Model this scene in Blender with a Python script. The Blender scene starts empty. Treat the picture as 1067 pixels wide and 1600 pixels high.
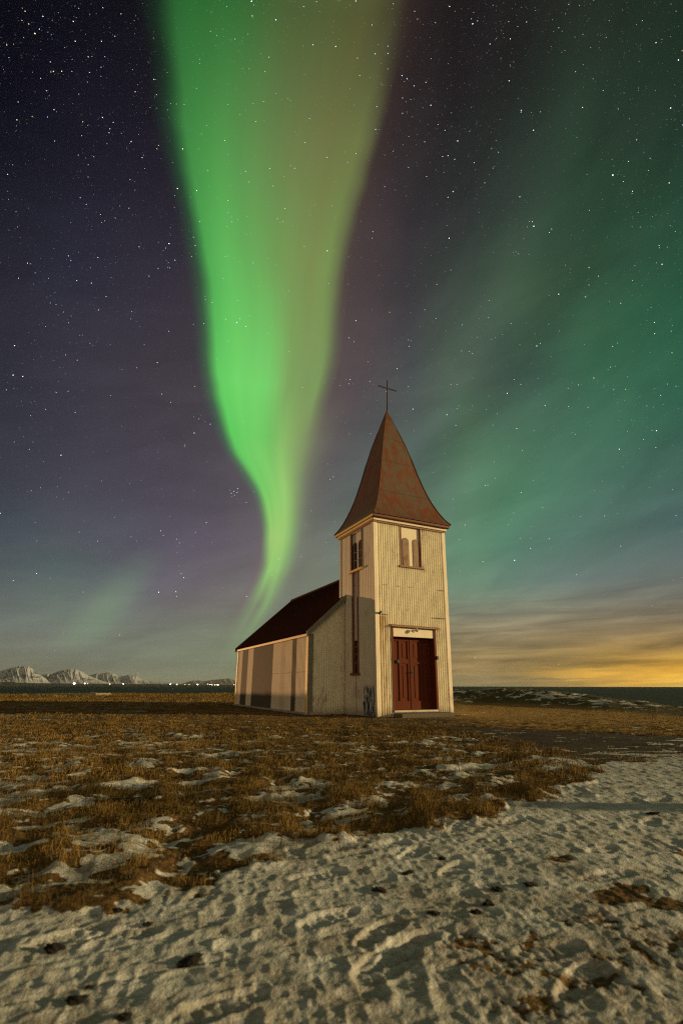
import bpy, bmesh, math, random
import numpy as np
from mathutils import Vector, Matrix
R = math.radians
S = bpy.context.scene
C = S.collection
rng = np.random.default_rng(7)
random.seed(7)

# ------------------------------------------------------------------ camera
F_PX, EYE = 755.0, 0.86                       # focal length in pixels of the 1067x1600 photograph, eye height
PITCH = math.atan(272 / F_PX)
cp, sp = math.cos(PITCH), math.sin(PITCH)
cam = bpy.data.cameras.new('camera'); co = bpy.data.objects.new('camera', cam); C.objects.link(co)
co.location = (0, 0, EYE); co.rotation_euler = (R(90) + PITCH, R(-0.12), 0)
cam.sensor_fit = 'VERTICAL'; cam.sensor_height = 36; cam.sensor_width = 24
cam.lens = F_PX / 1600 * 36
cam.clip_start = 0.05; cam.clip_end = 80000
cam.dof.use_dof = True; cam.dof.focus_distance = 15.0; cam.dof.aperture_fstop = 2.0
S.camera = co

def pix_ray(x, y):
    u, v = x - 533.5, y - 800.0
    return np.array([u, F_PX * cp + v * sp, F_PX * sp - v * cp])
def azel(x, y):
    r = pix_ray(x, y)
    return math.degrees(math.atan2(r[0], r[1])), math.degrees(math.atan2(r[2], math.hypot(r[0], r[1])))
def ground_at(x, y, z=0.0):
    r = pix_ray(x, y); t = (z - EYE) / r[2]
    return r[0] * t, r[1] * t

S.view_settings.view_transform = 'Standard'; S.view_settings.look = 'None'
S.view_settings.exposure = 0.0; S.view_settings.gamma = 1.0
S.cycles.use_denoising = False; S.cycles.use_adaptive_sampling = False; S.cycles.sample_clamp_indirect = 3.0; S.cycles.filter_width = 1.2
S.cycles.max_bounces = 5; S.cycles.diffuse_bounces = 3; S.cycles.glossy_bounces = 2

# ------------------------------------------------------------------ node helpers
def lin(c):
    return tuple(((v / 255) / 12.92 if v / 255 <= 0.04045 else ((v / 255 + 0.055) / 1.055) ** 2.4) for v in c[:3])
class NT:
    def __init__(s, tree): s.t = tree; s.n = tree.nodes; s.l = tree.links
    def new(s, typ, **kw):
        n = s.n.new(typ)
        for k, v in kw.items(): setattr(n, k, v)
        return n
    def put(s, sock, v):
        if v is None: return
        if isinstance(v, bpy.types.NodeSocket): s.l.new(v, sock)
        else: sock.default_value = v
    def m(s, op, a, b=None, c=None, clamp=False):
        n = s.new('ShaderNodeMath', operation=op, use_clamp=clamp)
        for i, v in enumerate((a, b, c)): s.put(n.inputs[i], v)
        return n.outputs[0]
    def mix(s, f, a, b, blend='MIX'):
        n = s.new('ShaderNodeMix', data_type='RGBA', blend_type=blend)
        s.put(n.inputs[0], f)
        s.put(n.inputs[6], (*a, 1) if isinstance(a, tuple) else a)
        s.put(n.inputs[7], (*b, 1) if isinstance(b, tuple) else b)
        return n.outputs[2]
    def mixf(s, f, a, b):
        n = s.new('ShaderNodeMix', data_type='FLOAT')
        s.put(n.inputs[0], f); s.put(n.inputs[2], a); s.put(n.inputs[3], b)
        return n.outputs[0]
    def step(s, v, a, b):
        n = s.new('ShaderNodeMapRange', interpolation_type='SMOOTHSTEP')
        s.put(n.inputs[0], v); n.inputs[1].default_value = a; n.inputs[2].default_value = b
        return n.outputs[0]
    def noise(s, vec, scale, detail=4, rough=0.55, dist=0.0):
        n = s.new('ShaderNodeTexNoise')
        s.put(n.inputs['Vector'], vec); n.inputs['Scale'].default_value = scale
        n.inputs['Detail'].default_value = detail; n.inputs['Roughness'].default_value = rough
        n.inputs['Distortion'].default_value = dist
        return n.outputs[0]
    def scale(s, vec, xyz):
        n = s.new('ShaderNodeMapping'); s.put(n.inputs[0], vec); n.inputs[3].default_value = xyz
        return n.outputs[0]
    def comb(s, x, y, z):
        n = s.new('ShaderNodeCombineXYZ')
        for i, v in enumerate((x, y, z)): s.put(n.inputs[i], v)
        return n.outputs[0]
    def sep(s, v):
        n = s.new('ShaderNodeSeparateXYZ'); s.put(n.inputs[0], v); return n.outputs
    def ramp(s, f, stops, interp='LINEAR'):
        n = s.new('ShaderNodeValToRGB'); cr = n.color_ramp; cr.interpolation = interp
        while len(cr.elements) < len(stops): cr.elements.new(0.5)
        for e, (p, c) in zip(cr.elements, stops):
            e.position = min(1, max(0, p)); e.color = c if len(c) == 4 else (*c, 1)
        s.put(n.inputs[0], f)
        return n.outputs[0], n.outputs[1]
    def attr(s, name):
        return s.new('ShaderNodeAttribute', attribute_name=name).outputs
    def bump(s, h, strength=0.3, dist=0.01):
        n = s.new('ShaderNodeBump'); s.put(n.inputs['Height'], h)
        n.inputs['Strength'].default_value = strength; n.inputs['Distance'].default_value = dist
        return n.outputs[0]

# ------------------------------------------------------------------ world: the night sky with the aurora
W = bpy.data.worlds.new('World'); S.world = W; W.use_nodes = True
W.node_tree.nodes.clear()
w = NT(W.node_tree)
gen = w.new('ShaderNodeTexCoord').outputs['Generated']
gx, gy, gz = w.sep(gen)
AZ = w.m('MULTIPLY', w.m('ARCTAN2', gx, gy), 57.29578)
EL = w.m('MULTIPLY', w.m('ARCSINE', gz), 57.29578)

XS = [0, 130, 250, 370, 480, 560, 640, 720, 800, 900, 980, 1067]
SKY = {   # the sky without the bright aurora band, colours down the photograph
 0:    [(9,9,18),(15,15,24),(20,18,25),(24,21,27),(28,25,27),(32,26,27),(34,27,28),(27,25,27),(31,28,28),(34,40,33),(30,43,32),(24,44,30)],
 150:  [(12,12,25),(21,20,32),(26,23,32),(34,30,34),(38,33,36),(42,36,38),(41,35,37),(33,30,33),(34,35,34),(40,54,42),(38,53,41),(33,48,38)],
 300:  [(24,24,39),(31,30,44),(36,33,45),(42,38,45),(50,45,49),(57,49,51),(49,44,48),(43,42,47),(46,57,50),(42,67,51),(43,63,51),(37,65,53)],
 450:  [(42,40,51),(46,45,60),(52,48,60),(60,54,60),(66,58,62),(74,63,65),(61,57,62),(61,72,64),(66,88,67),(52,82,62),(46,84,60),(35,80,57)],
 600:  [(48,48,58),(60,58,68),(65,60,68),(69,63,70),(78,68,74),(84,74,77),(75,78,80),(78,98,80),(64,84,78),(58,104,77),(50,100,73),(46,97,74)],
 750:  [(52,57,67),(68,66,78),(74,68,80),(82,76,84),(98,92,92),(86,92,93),(82,98,92),(84,122,94),(78,125,95),(73,112,93),(71,107,93),(69,103,92)],
 830:  [(64,74,82),(78,82,90),(82,78,92),(92,84,94),(108,108,100),(100,112,104),(96,120,104),(98,140,110),(88,134,108),(84,118,105),(82,110,103),(81,105,102)],
 900:  [(84,92,96),(91,107,105),(98,95,108),(110,98,108),(120,128,112),(114,128,116),(110,136,118),(106,146,118),(102,134,120),(104,122,115),(104,116,112),(102,112,109)],
 950:  [(98,106,103),(109,122,111),(108,108,108),(116,112,108),(121,130,110),(120,130,112),(124,132,112),(126,134,114),(126,128,110),(126,124,106),(126,121,104),(126,119,101)],
 985:  [(106,112,104),(113,121,110),(116,121,110),(119,126,108),(122,130,108),(126,128,104),(132,128,102),(138,126,100),(136,123,97),(138,122,93),(140,121,89),(142,121,86)],
 1010: [(111,115,103),(115,120,107),(118,124,108),(120,130,106),(122,128,106),(128,126,100),(136,126,96),(144,127,92),(140,123,86),(144,123,80),(154,127,76),(160,128,72)],
 1030: [(112,114,98),(114,118,102),(116,120,104),(118,126,104),(122,124,100),(130,124,94),(146,124,86),(152,128,84),(146,123,78),(154,126,72),(168,132,64),(188,142,56)],
 1045: [(108,109,94),(110,113,97),(113,117,99),(116,122,100),(120,120,96),(127,121,90),(144,122,82),(148,124,80),(142,119,74),(148,122,70),(182,140,56),(236,172,50)],
 1060: [(102,103,88),(104,107,90),(108,113,92),(112,118,95),(116,117,90),(122,117,84),(132,117,79),(132,116,77),(134,114,71),(150,121,64),(216,158,46),(255,200,64)],
 1075: [(96,96,84),(100,102,86),(104,108,88),(108,112,90),(112,112,86),(116,110,80),(122,112,78),(120,110,78),(124,108,70),(150,120,58),(218,160,48),(255,205,80)],
}
YS = sorted(SKY)
ARR = np.array([[lin(c) for c in SKY[y]] for y in YS])
def sky_lookup(az, el):
    d = np.array([math.sin(R(az)) * math.cos(R(el)), math.cos(R(az)) * math.cos(R(el)), math.sin(R(el))])
    dep = max(0.05, d[1] * cp + d[2] * sp)
    x = 533.5 + F_PX * d[0] / dep; y = 800 - F_PX * (-d[1] * sp + d[2] * cp) / dep
    x = min(max(x, 0), 1067); y = min(max(y, 0), 1075)
    i = max(0, min(len(XS) - 2, int(np.searchsorted(XS, x)) - 1)); j = max(0, min(len(YS) - 2, int(np.searchsorted(YS, y)) - 1))
    fx = (x - XS[i]) / (XS[i + 1] - XS[i]); fy = (y - YS[j]) / (YS[j + 1] - YS[j])
    return tuple((ARR[j, i] * (1 - fx) + ARR[j, i + 1] * fx) * (1 - fy) + (ARR[j + 1, i] * (1 - fx) + ARR[j + 1, i + 1] * fx) * fy)
# a slow wobble of the direction so that bands have soft uneven borders
wob = w.m('MULTIPLY', w.m('SUBTRACT', w.noise(gen, 3.2, 3, 0.5), 0.5), 1.0)
azw = w.m('ADD', AZ, w.m('MULTIPLY', wob, 10.0))
elw = w.m('ADD', EL, w.m('MULTIPLY', w.m('MULTIPLY', wob, 5.0), w.step(EL, 2, 25)))
faz = w.m('DIVIDE', w.m('ADD', azw, 65.0), 130.0, clamp=True)
sky = None; pe = None
for e in (0, .7, 1.5, 2.4, 3.4, 4.6, 6.2, 8.2, 11, 15, 20, 26, 33, 41, 50, 60, 72):
    col, _ = w.ramp(faz, [((a + 65) / 130, sky_lookup(a, e)) for a in np.linspace(-65, 65, 27)])
    if sky is None: sky = col
    else:
        f = w.m('DIVIDE', w.m('SUBTRACT', elw, float(pe)), float(e - pe), clamp=True)
        sky = w.mix(f, sky, col)
    pe = e
# faint rays and thin cloud
RC = w.m('SUBTRACT', AZ, w.m('MULTIPLY', EL, 1.05))            # the rays lean to the right as they rise
rayc = w.comb(w.m('MULTIPLY', RC, 0.11), w.m('MULTIPLY', EL, 0.035), 0.0)
ray = w.m('SUBTRACT', w.noise(rayc, 1.0, 3, 0.45), 0.5)
dk = w.m('MULTIPLY', w.m('SUBTRACT', 1.0, w.step(w.m('ABSOLUTE', w.m('SUBTRACT', RC, -13.5)), 0.5, 5.5)), w.m('MULTIPLY', w.step(EL, 18, 26), w.step(EL, 48, 36)))
dk2 = w.m('MULTIPLY', w.m('SUBTRACT', 1.0, w.step(w.m('ABSOLUTE', w.m('SUBTRACT', RC, -22.5)), 0.5, 6.0)), w.m('MULTIPLY', w.step(EL, 20, 30), w.step(EL, 56, 44)))
veilc = w.comb(w.m('ADD', w.m('MULTIPLY', AZ, 0.05), w.m('MULTIPLY', EL, 0.06)), w.m('SUBTRACT', w.m('MULTIPLY', EL, 0.22), w.m('MULTIPLY', AZ, 0.07)), 5.0)
veil = w.m('SUBTRACT', w.noise(veilc, 1.0, 5, 0.55, 0.7), 0.5)
pil = w.m('MULTIPLY', w.m('SUBTRACT', 1.0, w.step(w.m('ABSOLUTE', w.m('SUBTRACT', w.m('SUBTRACT', AZ, w.m('MULTIPLY', EL, 0.55)), -30.0)), 0.3, 3.4)), w.m('MULTIPLY', w.step(EL, 2, 6), w.step(EL, 15, 8)))
sky = w.mix(w.m('MULTIPLY', pil, 0.38), sky, lin((124, 150, 120)))
mod = w.m('ADD', 1.0, w.m('ADD', w.m('ADD', w.m('MULTIPLY', w.m('MULTIPLY', ray, 0.55), w.step(AZ, -2, 14)), w.m('ADD', w.m('MULTIPLY', dk, -0.13), w.m('MULTIPLY', dk2, 0.14))), w.m('MULTIPLY', veil, 0.55)))
sky = w.mix(1.0, sky, w.comb(mod, mod, mod), 'MULTIPLY')
# streaks of low cloud towards the horizon
circ = w.comb(w.m('ADD', w.m('MULTIPLY', AZ, 0.055), w.m('MULTIPLY', EL, 0.05)), w.m('ADD', w.m('MULTIPLY', EL, 0.62), w.m('MULTIPLY', AZ, -0.022)), 3.3)
cir = w.m('SUBTRACT', w.noise(circ, 1.5, 6, 0.58, 0.5), 0.5)
lowm = w.m('MULTIPLY', w.m('SUBTRACT', 1.0, w.step(EL, 4, 13)), w.mixf(w.step(AZ, -12, 16), 0.22, 1.0))
cm = w.m('ADD', 1.0, w.m('MULTIPLY', w.m('MULTIPLY', cir, 2.0), lowm))
sky = w.mix(1.0, sky, w.comb(cm, w.m('POWER', cm, 0.96), w.m('POWER', cm, 0.8)), 'MULTIPLY')
gst = w.m('SUBTRACT', w.noise(w.comb(w.m('MULTIPLY', AZ, 0.11), w.m('SUBTRACT', w.m('MULTIPLY', EL, 1.25), w.m('MULTIPLY', AZ, 0.03)), 8.1), 1.0, 4, 0.5, 0.4), 0.5)
glow = w.m('MULTIPLY', w.step(gst, 0.0, 0.14), w.m('MULTIPLY', w.step(AZ, 16, 30), w.m('MULTIPLY', w.m('SUBTRACT', 1.0, w.step(EL, 0.9, 2.9)), 0.75)))
sky = w.mix(glow, sky, lin((250, 186, 62)))

# the bright band
EDGE = [(0,244,646),(100,253,615),(200,268,590),(300,288,564),(400,304,541),(500,319,526),(560,325,519),(600,329,512),(650,340,497),(700,357,481),(740,383,471),(770,400,467),(800,409,464),(850,412,459),(880,410,453),(910,399,442),(940,384,430),(980,361,408),(1010,342,393),(1060,318,374)]
def edge_curve(k):
    n = w.new('ShaderNodeFloatCurve'); cv = n.mapping.curves[0]
    pts = []
    for e in EDGE:
        a, el = azel(e[k], e[0]); pts.append((el / 90, (a + 60) / 120))
    a66 = pts[0]
    pts.sort()
    last = pts[-1]; slope = (pts[-1][1] - pts[-2][1]) / (pts[-1][0] - pts[-2][0])
    pts.append((min(1.0, last[0] + .2), last[1] + slope * .2))
    while len(cv.points) < len(pts): cv.points.new(0.5, 0.5)
    for p, q in zip(cv.points, pts): p.location = q; p.handle_type = 'AUTO_CLAMPED'
    n.mapping.update()
    w.put(n.inputs['Value'], w.m('DIVIDE', EL, 90.0, clamp=True))
    return w.m('SUBTRACT', w.m('MULTIPLY', n.outputs[0], 120.0), 60.0)
Lc, Rc = edge_curve(1), edge_curve(2)
fold = w.m('MULTIPLY', w.m('SUBTRACT', w.noise(w.comb(w.m('MULTIPLY', AZ, 0.05), w.m('MULTIPLY', EL, 0.10), 1.7), 1.0, 3, 0.5), 0.5), 0.10)
SS = w.m('ADD', w.m('DIVIDE', w.m('SUBTRACT', AZ, Lc), w.m('SUBTRACT', Rc, Lc)), fold)
fs = w.m('DIVIDE', w.m('ADD', SS, 0.4), 2.2, clamp=True)
BAND = {
 0:   [(-.09,(18,28,22),0),(-.01,(22,46,27),.5),(.05,(32,78,38),1),(.12,(37,96,45),1),(.28,(46,100,48),1),(.4,(62,98,51),1),(.5,(77,95,54),1),(.8,(85,88,51),1),(.92,(71,67,47),.85),(.98,(57,45,38),.5),(1.1,(43,35,34),.3),(1.25,(38,33,33),0)],
 200: [(-.09,(30,40,36),0),(-.01,(34,72,44),.5),(.07,(58,124,62),1),(.15,(66,134,66),1),(.27,(78,140,71),1),(.47,(98,130,74),1),(.62,(109,122,73),1),(.75,(110,116,69),1),(.9,(110,119,70),1),(.97,(95,97,64),.9),(1.02,(67,54,49),.55),(1.12,(56,47,46),.35),(1.3,(52,45,46),0)],
 400: [(-.10,(46,60,54),0),(-.01,(50,98,62),.5),(.07,(79,166,80),1),(.2,(95,180,89),1),(.4,(107,170,89),1),(.6,(118,153,85),1),(.78,(123,140,81),1),(.88,(121,147,82),1),(.95,(110,121,78),.9),(1.02,(87,73,67),.55),(1.12,(78,64,64),.4),(1.4,(70,60,64),0)],
 600: [(-.11,(58,74,66),0),(-.01,(68,124,76),.5),(.08,(98,200,96),1),(.22,(112,212,104),1),(.48,(117,207,106),1),(.56,(127,196,104),1),(.65,(125,164,95),1),(.8,(126,153,92),1),(.92,(127,156,94),1),(1.0,(109,114,87),.8),(1.07,(95,82,80),.5),(1.25,(88,76,79),.3),(1.5,(82,74,80),0)],
 680: [(-.11,(56,86,74),0),(-.01,(62,118,76),.45),(.10,(93,200,92),1),(.3,(111,207,103),1),(.5,(113,196,97),1),(.65,(130,186,100),1),(.8,(138,172,102),1),(.95,(133,150,101),.9),(1.1,(119,118,98),.6),(1.3,(104,97,94),.3),(1.6,(98,92,94),0)],
 760: [(-.2,(76,96,88),0),(0,(84,138,88),.5),(.16,(113,200,98),1),(.4,(130,202,106),1),(.7,(150,200,111),1),(.9,(140,174,108),.9),(1.1,(130,143,108),.6),(1.35,(112,112,100),.3),(1.7,(106,106,98),0)],
 840: [(-.35,(106,94,104),0),(-.1,(112,98,104),.4),(.02,(118,156,98),.7),(.2,(156,200,112),1),(.5,(162,204,115),1),(.8,(144,188,110),.95),(1.05,(134,162,112),.65),(1.25,(124,142,112),.3),(1.6,(118,132,112),0)],
 890: [(-.38,(112,94,104),0),(-.15,(118,98,106),.45),(.02,(120,130,106),.5),(.3,(150,204,112),.95),(.6,(148,200,112),.9),(.95,(136,166,112),.7),(1.2,(128,148,112),.3),(1.5,(124,138,112),0)],
 945: [(-.38,(118,102,106),0),(-.1,(120,104,106),.35),(.12,(126,138,110),.6),(.32,(129,150,110),.7),(.5,(124,138,108),.6),(.74,(134,168,110),.9),(1.0,(126,142,110),.5),(1.5,(122,132,110),0)],
 1000:[(-.38,(118,118,108),0),(.1,(122,130,108),.3),(.5,(126,144,109),.5),(.8,(126,146,109),.5),(1.1,(122,136,109),.25),(1.6,(122,132,108),0)],
 1060:[(-.38,(112,116,96),0),(.5,(116,122,98),.2),(1.6,(114,118,96),0)],
}
bcol = balp = None; pe = None
for y in sorted(BAND, reverse=True):
    e = azel(400, y)[1]
    c, a = w.ramp(fs, [((s + .4) / 2.2, (*lin(c), al)) for s, c, al in BAND[y]], 'LINEAR')
    if bcol is None: bcol, balp = c, a
    else:
        f = w.m('DIVIDE', w.m('SUBTRACT', EL, pe), e - pe, clamp=True)
        bcol = w.mix(f, bcol, c); balp = w.mixf(f, balp, a)
    pe = e
rayn = w.m('SUBTRACT', w.noise(w.comb(w.m('MULTIPLY', SS, 5.0), w.m('MULTIPLY', EL, 0.045), 0.4), 1.0, 3, 0.5), 0.5)
rm = w.m('ADD', 1.0, w.m('MULTIPLY', rayn, 0.25))
bcol = w.mix(1.0, bcol, w.comb(rm, rm, rm), 'MULTIPLY')
balp = w.m('MULTIPLY', balp, w.m('MULTIPLY', w.step(gy, 0.02, 0.25), w.m('SUBTRACT', 1.0, w.step(EL, 78, 88))))
sky = w.mix(balp, sky, bcol)
# behind the photographer: unseen warm glow, added to brighten the walls facing it
back = w.step(gy, -0.1, -0.8)
bg, _ = w.ramp(w.m('DIVIDE', EL, 60.0, clamp=True), [(0, (1.04, 0.83, 0.50)), (0.25, (0.68, 0.55, 0.34)), (0.6, (0.20, 0.17, 0.11)), (1, (0.09, 0.085, 0.07))])
sky = w.mix(back, sky, bg)
sky = w.mix(w.step(EL, -0.2, -1.5), sky, (0.02, 0.022, 0.02))
bgn = w.new('ShaderNodeBackground'); w.put(bgn.inputs[0], sky); bgn.inputs[1].default_value = 1.0
wo = w.new('ShaderNodeOutputWorld'); w.l.new(bgn.outputs[0], wo.inputs[0])
W.cycles.sampling_method = 'MANUAL'; W.cycles.sample_map_resolution = 512

# ------------------------------------------------------------------ low warm light from the right
sun = bpy.data.lights.new('sun', 'SUN'); so = bpy.data.objects.new('sun', sun); C.objects.link(so)
sun.energy = 5.0; sun.angle = R(0.6); sun.color = (1.0, 0.74, 0.36)
SUN_AZ, SUN_EL = R(94), R(8.2)
d = Vector((math.sin(SUN_AZ) * math.cos(SUN_EL), math.cos(SUN_AZ) * math.cos(SUN_EL), math.sin(SUN_EL)))
so.rotation_euler = d.to_track_quat('Z', 'Y').to_euler(); so.location = (30, 10, 20)

# ------------------------------------------------------------------ object helpers
def tag(o, label=None, cat=None, group=None, kind=None):
    if label: o['label'] = label
    if cat: o['category'] = cat
    if group: o['group'] = group
    if kind: o['kind'] = kind
    return o
def link(name, me, mat, parent=None):
    o = bpy.data.objects.new(name, me); C.objects.link(o)
    if mat:
        for mm in (mat if isinstance(mat, (list, tuple)) else [mat]): me.materials.append(mm)
    if parent: o.parent = parent
    return o
def np_mesh(name, V, Fq=None, Ft=None, smooth=True, attrs=None):
    me = bpy.data.meshes.new(name)
    V = np.asarray(V, np.float32); me.vertices.add(len(V)); me.vertices.foreach_set('co', V.ravel())
    nq = 0 if Fq is None else len(Fq); nt = 0 if Ft is None else len(Ft)
    idx = []
    if nq: idx.append(np.asarray(Fq, np.int32).ravel())
    if nt: idx.append(np.asarray(Ft, np.int32).ravel())
    idx = np.concatenate(idx)
    me.loops.add(len(idx)); me.loops.foreach_set('vertex_index', idx)
    me.polygons.add(nq + nt)
    st = np.concatenate([np.arange(nq) * 4, nq * 4 + np.arange(nt) * 3]).astype(np.int32)
    me.polygons.foreach_set('loop_start', st)
    me.polygons.foreach_set('use_smooth', np.full(nq + nt, smooth))
    for k, v in (attrs or {}).items():
        a = me.attributes.new(k, 'FLOAT', 'POINT'); a.data.foreach_set('value', np.asarray(v, np.float32))
    me.update(calc_edges=True); me.validate()
    return me
class MB:
    """collects simple shapes into one mesh"""
    def __init__(s, fn=None): s.bm = bmesh.new(); s.fn = fn or (lambda p: p)
    def v(s, p): return s.bm.verts.new(s.fn(Vector(p)))
    def box(s, x0, x1, y0, y1, z0, z1):
        c = [(x0,y0,z0),(x1,y0,z0),(x1,y1,z0),(x0,y1,z0),(x0,y0,z1),(x1,y0,z1),(x1,y1,z1),(x0,y1,z1)]
        vs = [s.v(p) for p in c]
        for f in ((0,3,2,1),(4,5,6,7),(0,1,5,4),(1,2,6,5),(2,3,7,6),(3,0,4,7)): s.bm.faces.new([vs[i] for i in f])
    def hexa(s, c):
        vs = [s.v(p) for p in c]
        for f in ((0,3,2,1),(4,5,6,7),(0,1,5,4),(1,2,6,5),(2,3,7,6),(3,0,4,7)): s.bm.faces.new([vs[i] for i in f])
    def prism(s, pts, axis, a0, a1):
        """polygon pts (s,z) extruded along 'x' or 'y'"""
        mk = (lambda q, a: (q[0], a, q[1])) if axis == 'y' else (lambda q, a: (a, q[0], q[1]))
        A = [s.v(mk(q, a0)) for q in pts]; B = [s.v(mk(q, a1)) for q in pts]
        s.bm.faces.new(A); s.bm.faces.new(B[::-1])
        for i in range(len(pts)):
            j = (i + 1) % len(pts); s.bm.faces.new([A[i], B[i], B[j], A[j]])
    def tube(s, a, b, r0, r1=None, n=10):
        r1 = r0 if r1 is None else r1
        a, b = Vector(a), Vector(b); q = (b - a).to_track_quat('Z', 'Y')
        A = [s.v(a + q @ Vector((r0 * math.cos(t), r0 * math.sin(t), 0))) for t in np.linspace(0, 2 * math.pi, n, endpoint=False)]
        B = [s.v(b + q @ Vector((r1 * math.cos(t), r1 * math.sin(t), 0))) for t in np.linspace(0, 2 * math.pi, n, endpoint=False)]
        s.bm.faces.new(A[::-1]); s.bm.faces.new(B)
        for i in range(n): s.bm.faces.new([A[i], A[(i+1) % n], B[(i+1) % n], B[i]])
    def ball(s, c, r, sub=2, sc=(1,1,1)):
        g = bmesh.ops.create_icosphere(s.bm, subdivisions=sub, radius=r)
        for vv in g['verts']: vv.co = s.fn(Vector((vv.co.x*sc[0], vv.co.y*sc[1], vv.co.z*sc[2])) + Vector(c))
    def build(s, name, mat, parent=None, bevel=0.0, smooth=False):
        bmesh.ops.recalc_face_normals(s.bm, faces=s.bm.faces)
        if bevel: bmesh.ops.bevel(s.bm, geom=list(s.bm.edges), offset=bevel, segments=1, affect='EDGES')
        me = bpy.data.meshes.new(name); s.bm.to_mesh(me); s.bm.free()
        if smooth: me.polygons.foreach_set('use_smooth', [True] * len(me.polygons))
        return link(name, me, mat, parent)

# ------------------------------------------------------------------ materials
def material(name):
    m = bpy.data.materials.new(name); m.use_nodes = True; m.node_tree.nodes.clear()
    t = NT(m.node_tree); b = t.new('ShaderNodeBsdfPrincipled'); o = t.new('ShaderNodeOutputMaterial')
    t.l.new(b.outputs[0], o.inputs[0]); return m, t, b
def weathered(name, base, dirt, amount=0.5, rust=0.0, rough=0.6, spec=0.3, scale=1.0, extra=None, metal=0.0, vert=(9, 9, 0.9), foot=False):
    m, t, b = material(name)
    oc = t.new('ShaderNodeTexCoord').outputs['Object']
    streak = t.noise(t.scale(oc, vert), 1.6 * scale, 6, 0.62, 0.4)
    blot = t.noise(oc, 2.3 * scale, 5, 0.6)
    fine = t.noise(t.scale(oc, (1, 1, 0.35)), 42 * scale, 3, 0.6)
    d = t.m('MULTIPLY', t.m('ADD', t.m('MULTIPLY', t.step(streak, 0.42, 0.72), 0.6), t.m('MULTIPLY', t.step(blot, 0.45, 0.75), 0.5)), amount)
    c = t.mix(d, base, dirt)
    if foot: c = t.mix(t.m('MULTIPLY', t.step(t.m('ADD', t.sep(oc)[2], t.m('MULTIPLY', streak, 0.6)), 0.62, 0.22), 0.7), c, (0.10, 0.08, 0.055))  # streaky dark band at the wall foot, painting the shade line along the ground
    c = t.mix(t.m('MULTIPLY', t.step(fine, 0.3, 0.8), 0.25), c, tuple(v * 1.12 for v in base))
    if rust:
        rn = t.m('MULTIPLY', t.noise(t.scale(oc, (14, 14, 2.5)), 1.3, 5, 0.7), t.noise(oc, 1.1, 3, 0.5))
        c = t.mix(t.m('MULTIPLY', t.step(rn, 0.30, 0.40), rust), c, (0.16, 0.055, 0.018))
        chip = t.noise(t.scale(oc, (22, 22, 6)), 1.0, 4, 0.7)
        c = t.mix(t.m('MULTIPLY', t.step(chip, 0.70, 0.74), rust), c, (0.05, 0.04, 0.03))
    if extra: c = extra(t, oc, c)
    t.put(b.inputs['Base Color'], c)
    b.inputs['Roughness'].default_value = rough; b.inputs['Specular IOR Level'].default_value = spec; b.inputs['Metallic'].default_value = metal
    t.put(b.inputs['Normal'], t.bump(t.m('ADD', fine, t.m('MULTIPLY', streak, 0.6)), 0.25, 0.006))
    return m

CREAM = (0.80, 0.72, 0.52); GRIME = (0.36, 0.29, 0.20)
def front_extra(t, oc, c):
    x, y, z = t.sep(oc)
    # rust run below the lamp iron, left of the door, and a sheet joint that rusts
    k = t.m('MULTIPLY', t.m('MULTIPLY', t.step(x, 0.08, 0.12), t.step(x, 0.47, 0.36)), t.step(z, 3.06, 3.0))
    k = t.m('MULTIPLY', k, t.mixf(t.step(z, 2.9, 1.6), 0.85, 0.4))
    c = t.mix(t.m('MULTIPLY', k, t.step(t.noise(t.scale(oc, (16, 16, 1.2)), 1.5, 4, 0.6), 0.30, 0.62)), c, (0.42, 0.22, 0.06))
    j = t.m('MULTIPLY', t.step(t.m('ABSOLUTE', t.m('SUBTRACT', z, t.m('ADD', 3.06, t.m('MULTIPLY', t.noise(oc, 3.0, 2), 0.03)))), 0.022, 0.010), t.m('MAXIMUM', t.step(x, 2.1, 2.3), t.step(x, 0.5, 0.42)))
    c = t.mix(t.m('MULTIPLY', j, 0.8), c, (0.08, 0.05, 0.03))
    j2 = t.m('MULTIPLY', t.step(t.m('ABSOLUTE', t.m('SUBTRACT', z, 4.06)), 0.018, 0.008), t.step(t.noise(oc, 2.0, 2), 0.5, 0.6))
    return t.mix(t.m('MULTIPLY', j2, 0.7), c, (0.12, 0.08, 0.05))
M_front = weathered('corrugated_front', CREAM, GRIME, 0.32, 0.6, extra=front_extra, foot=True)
def side_extra(t, oc, c):
    x, y, z = t.sep(oc)
    # blue-black undercoat where the paint has flaked off near the corner, and flakes round it
    n = t.noise(t.scale(oc, (20, 20, 2.6)), 1.0, 5, 0.7, 0.3)
    area = t.m('MULTIPLY', t.m('MULTIPLY', t.step(y, 0.98, 0.85), t.step(y, 0.10, 0.16)), t.step(z, 1.18, 0.75))
    mk = t.step(t.m('ADD', t.m('MULTIPLY', n, 1.0), t.m('MULTIPLY', area, 0.30)), 0.76, 0.80)
    c = t.mix(t.m('MULTIPLY', mk, t.step(area, 0.0, 0.05)), c, (0.03, 0.05, 0.085))
    n2 = t.noise(t.scale(oc, (16, 16, 5)), 1.0, 4, 0.65)
    c = t.mix(t.m('MULTIPLY', t.step(n2, 0.73, 0.76), t.step(z, 2.2, 0.4)), c, (0.04, 0.04, 0.035))
    run = t.m('MULTIPLY', t.m('MULTIPLY', t.step(t.m('ABSOLUTE', t.m('SUBTRACT', y, 1.36)), 0.05, 0.01), t.step(z, 1.25, 1.1)), 0.6)
    c = t.mix(run, c, (0.25, 0.11, 0.05))
    return c
M_side = weathered('boarded_side', (0.68, 0.59, 0.46), (0.34, 0.27, 0.19), 0.45, 0.45, extra=side_extra, foot=True)
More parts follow.
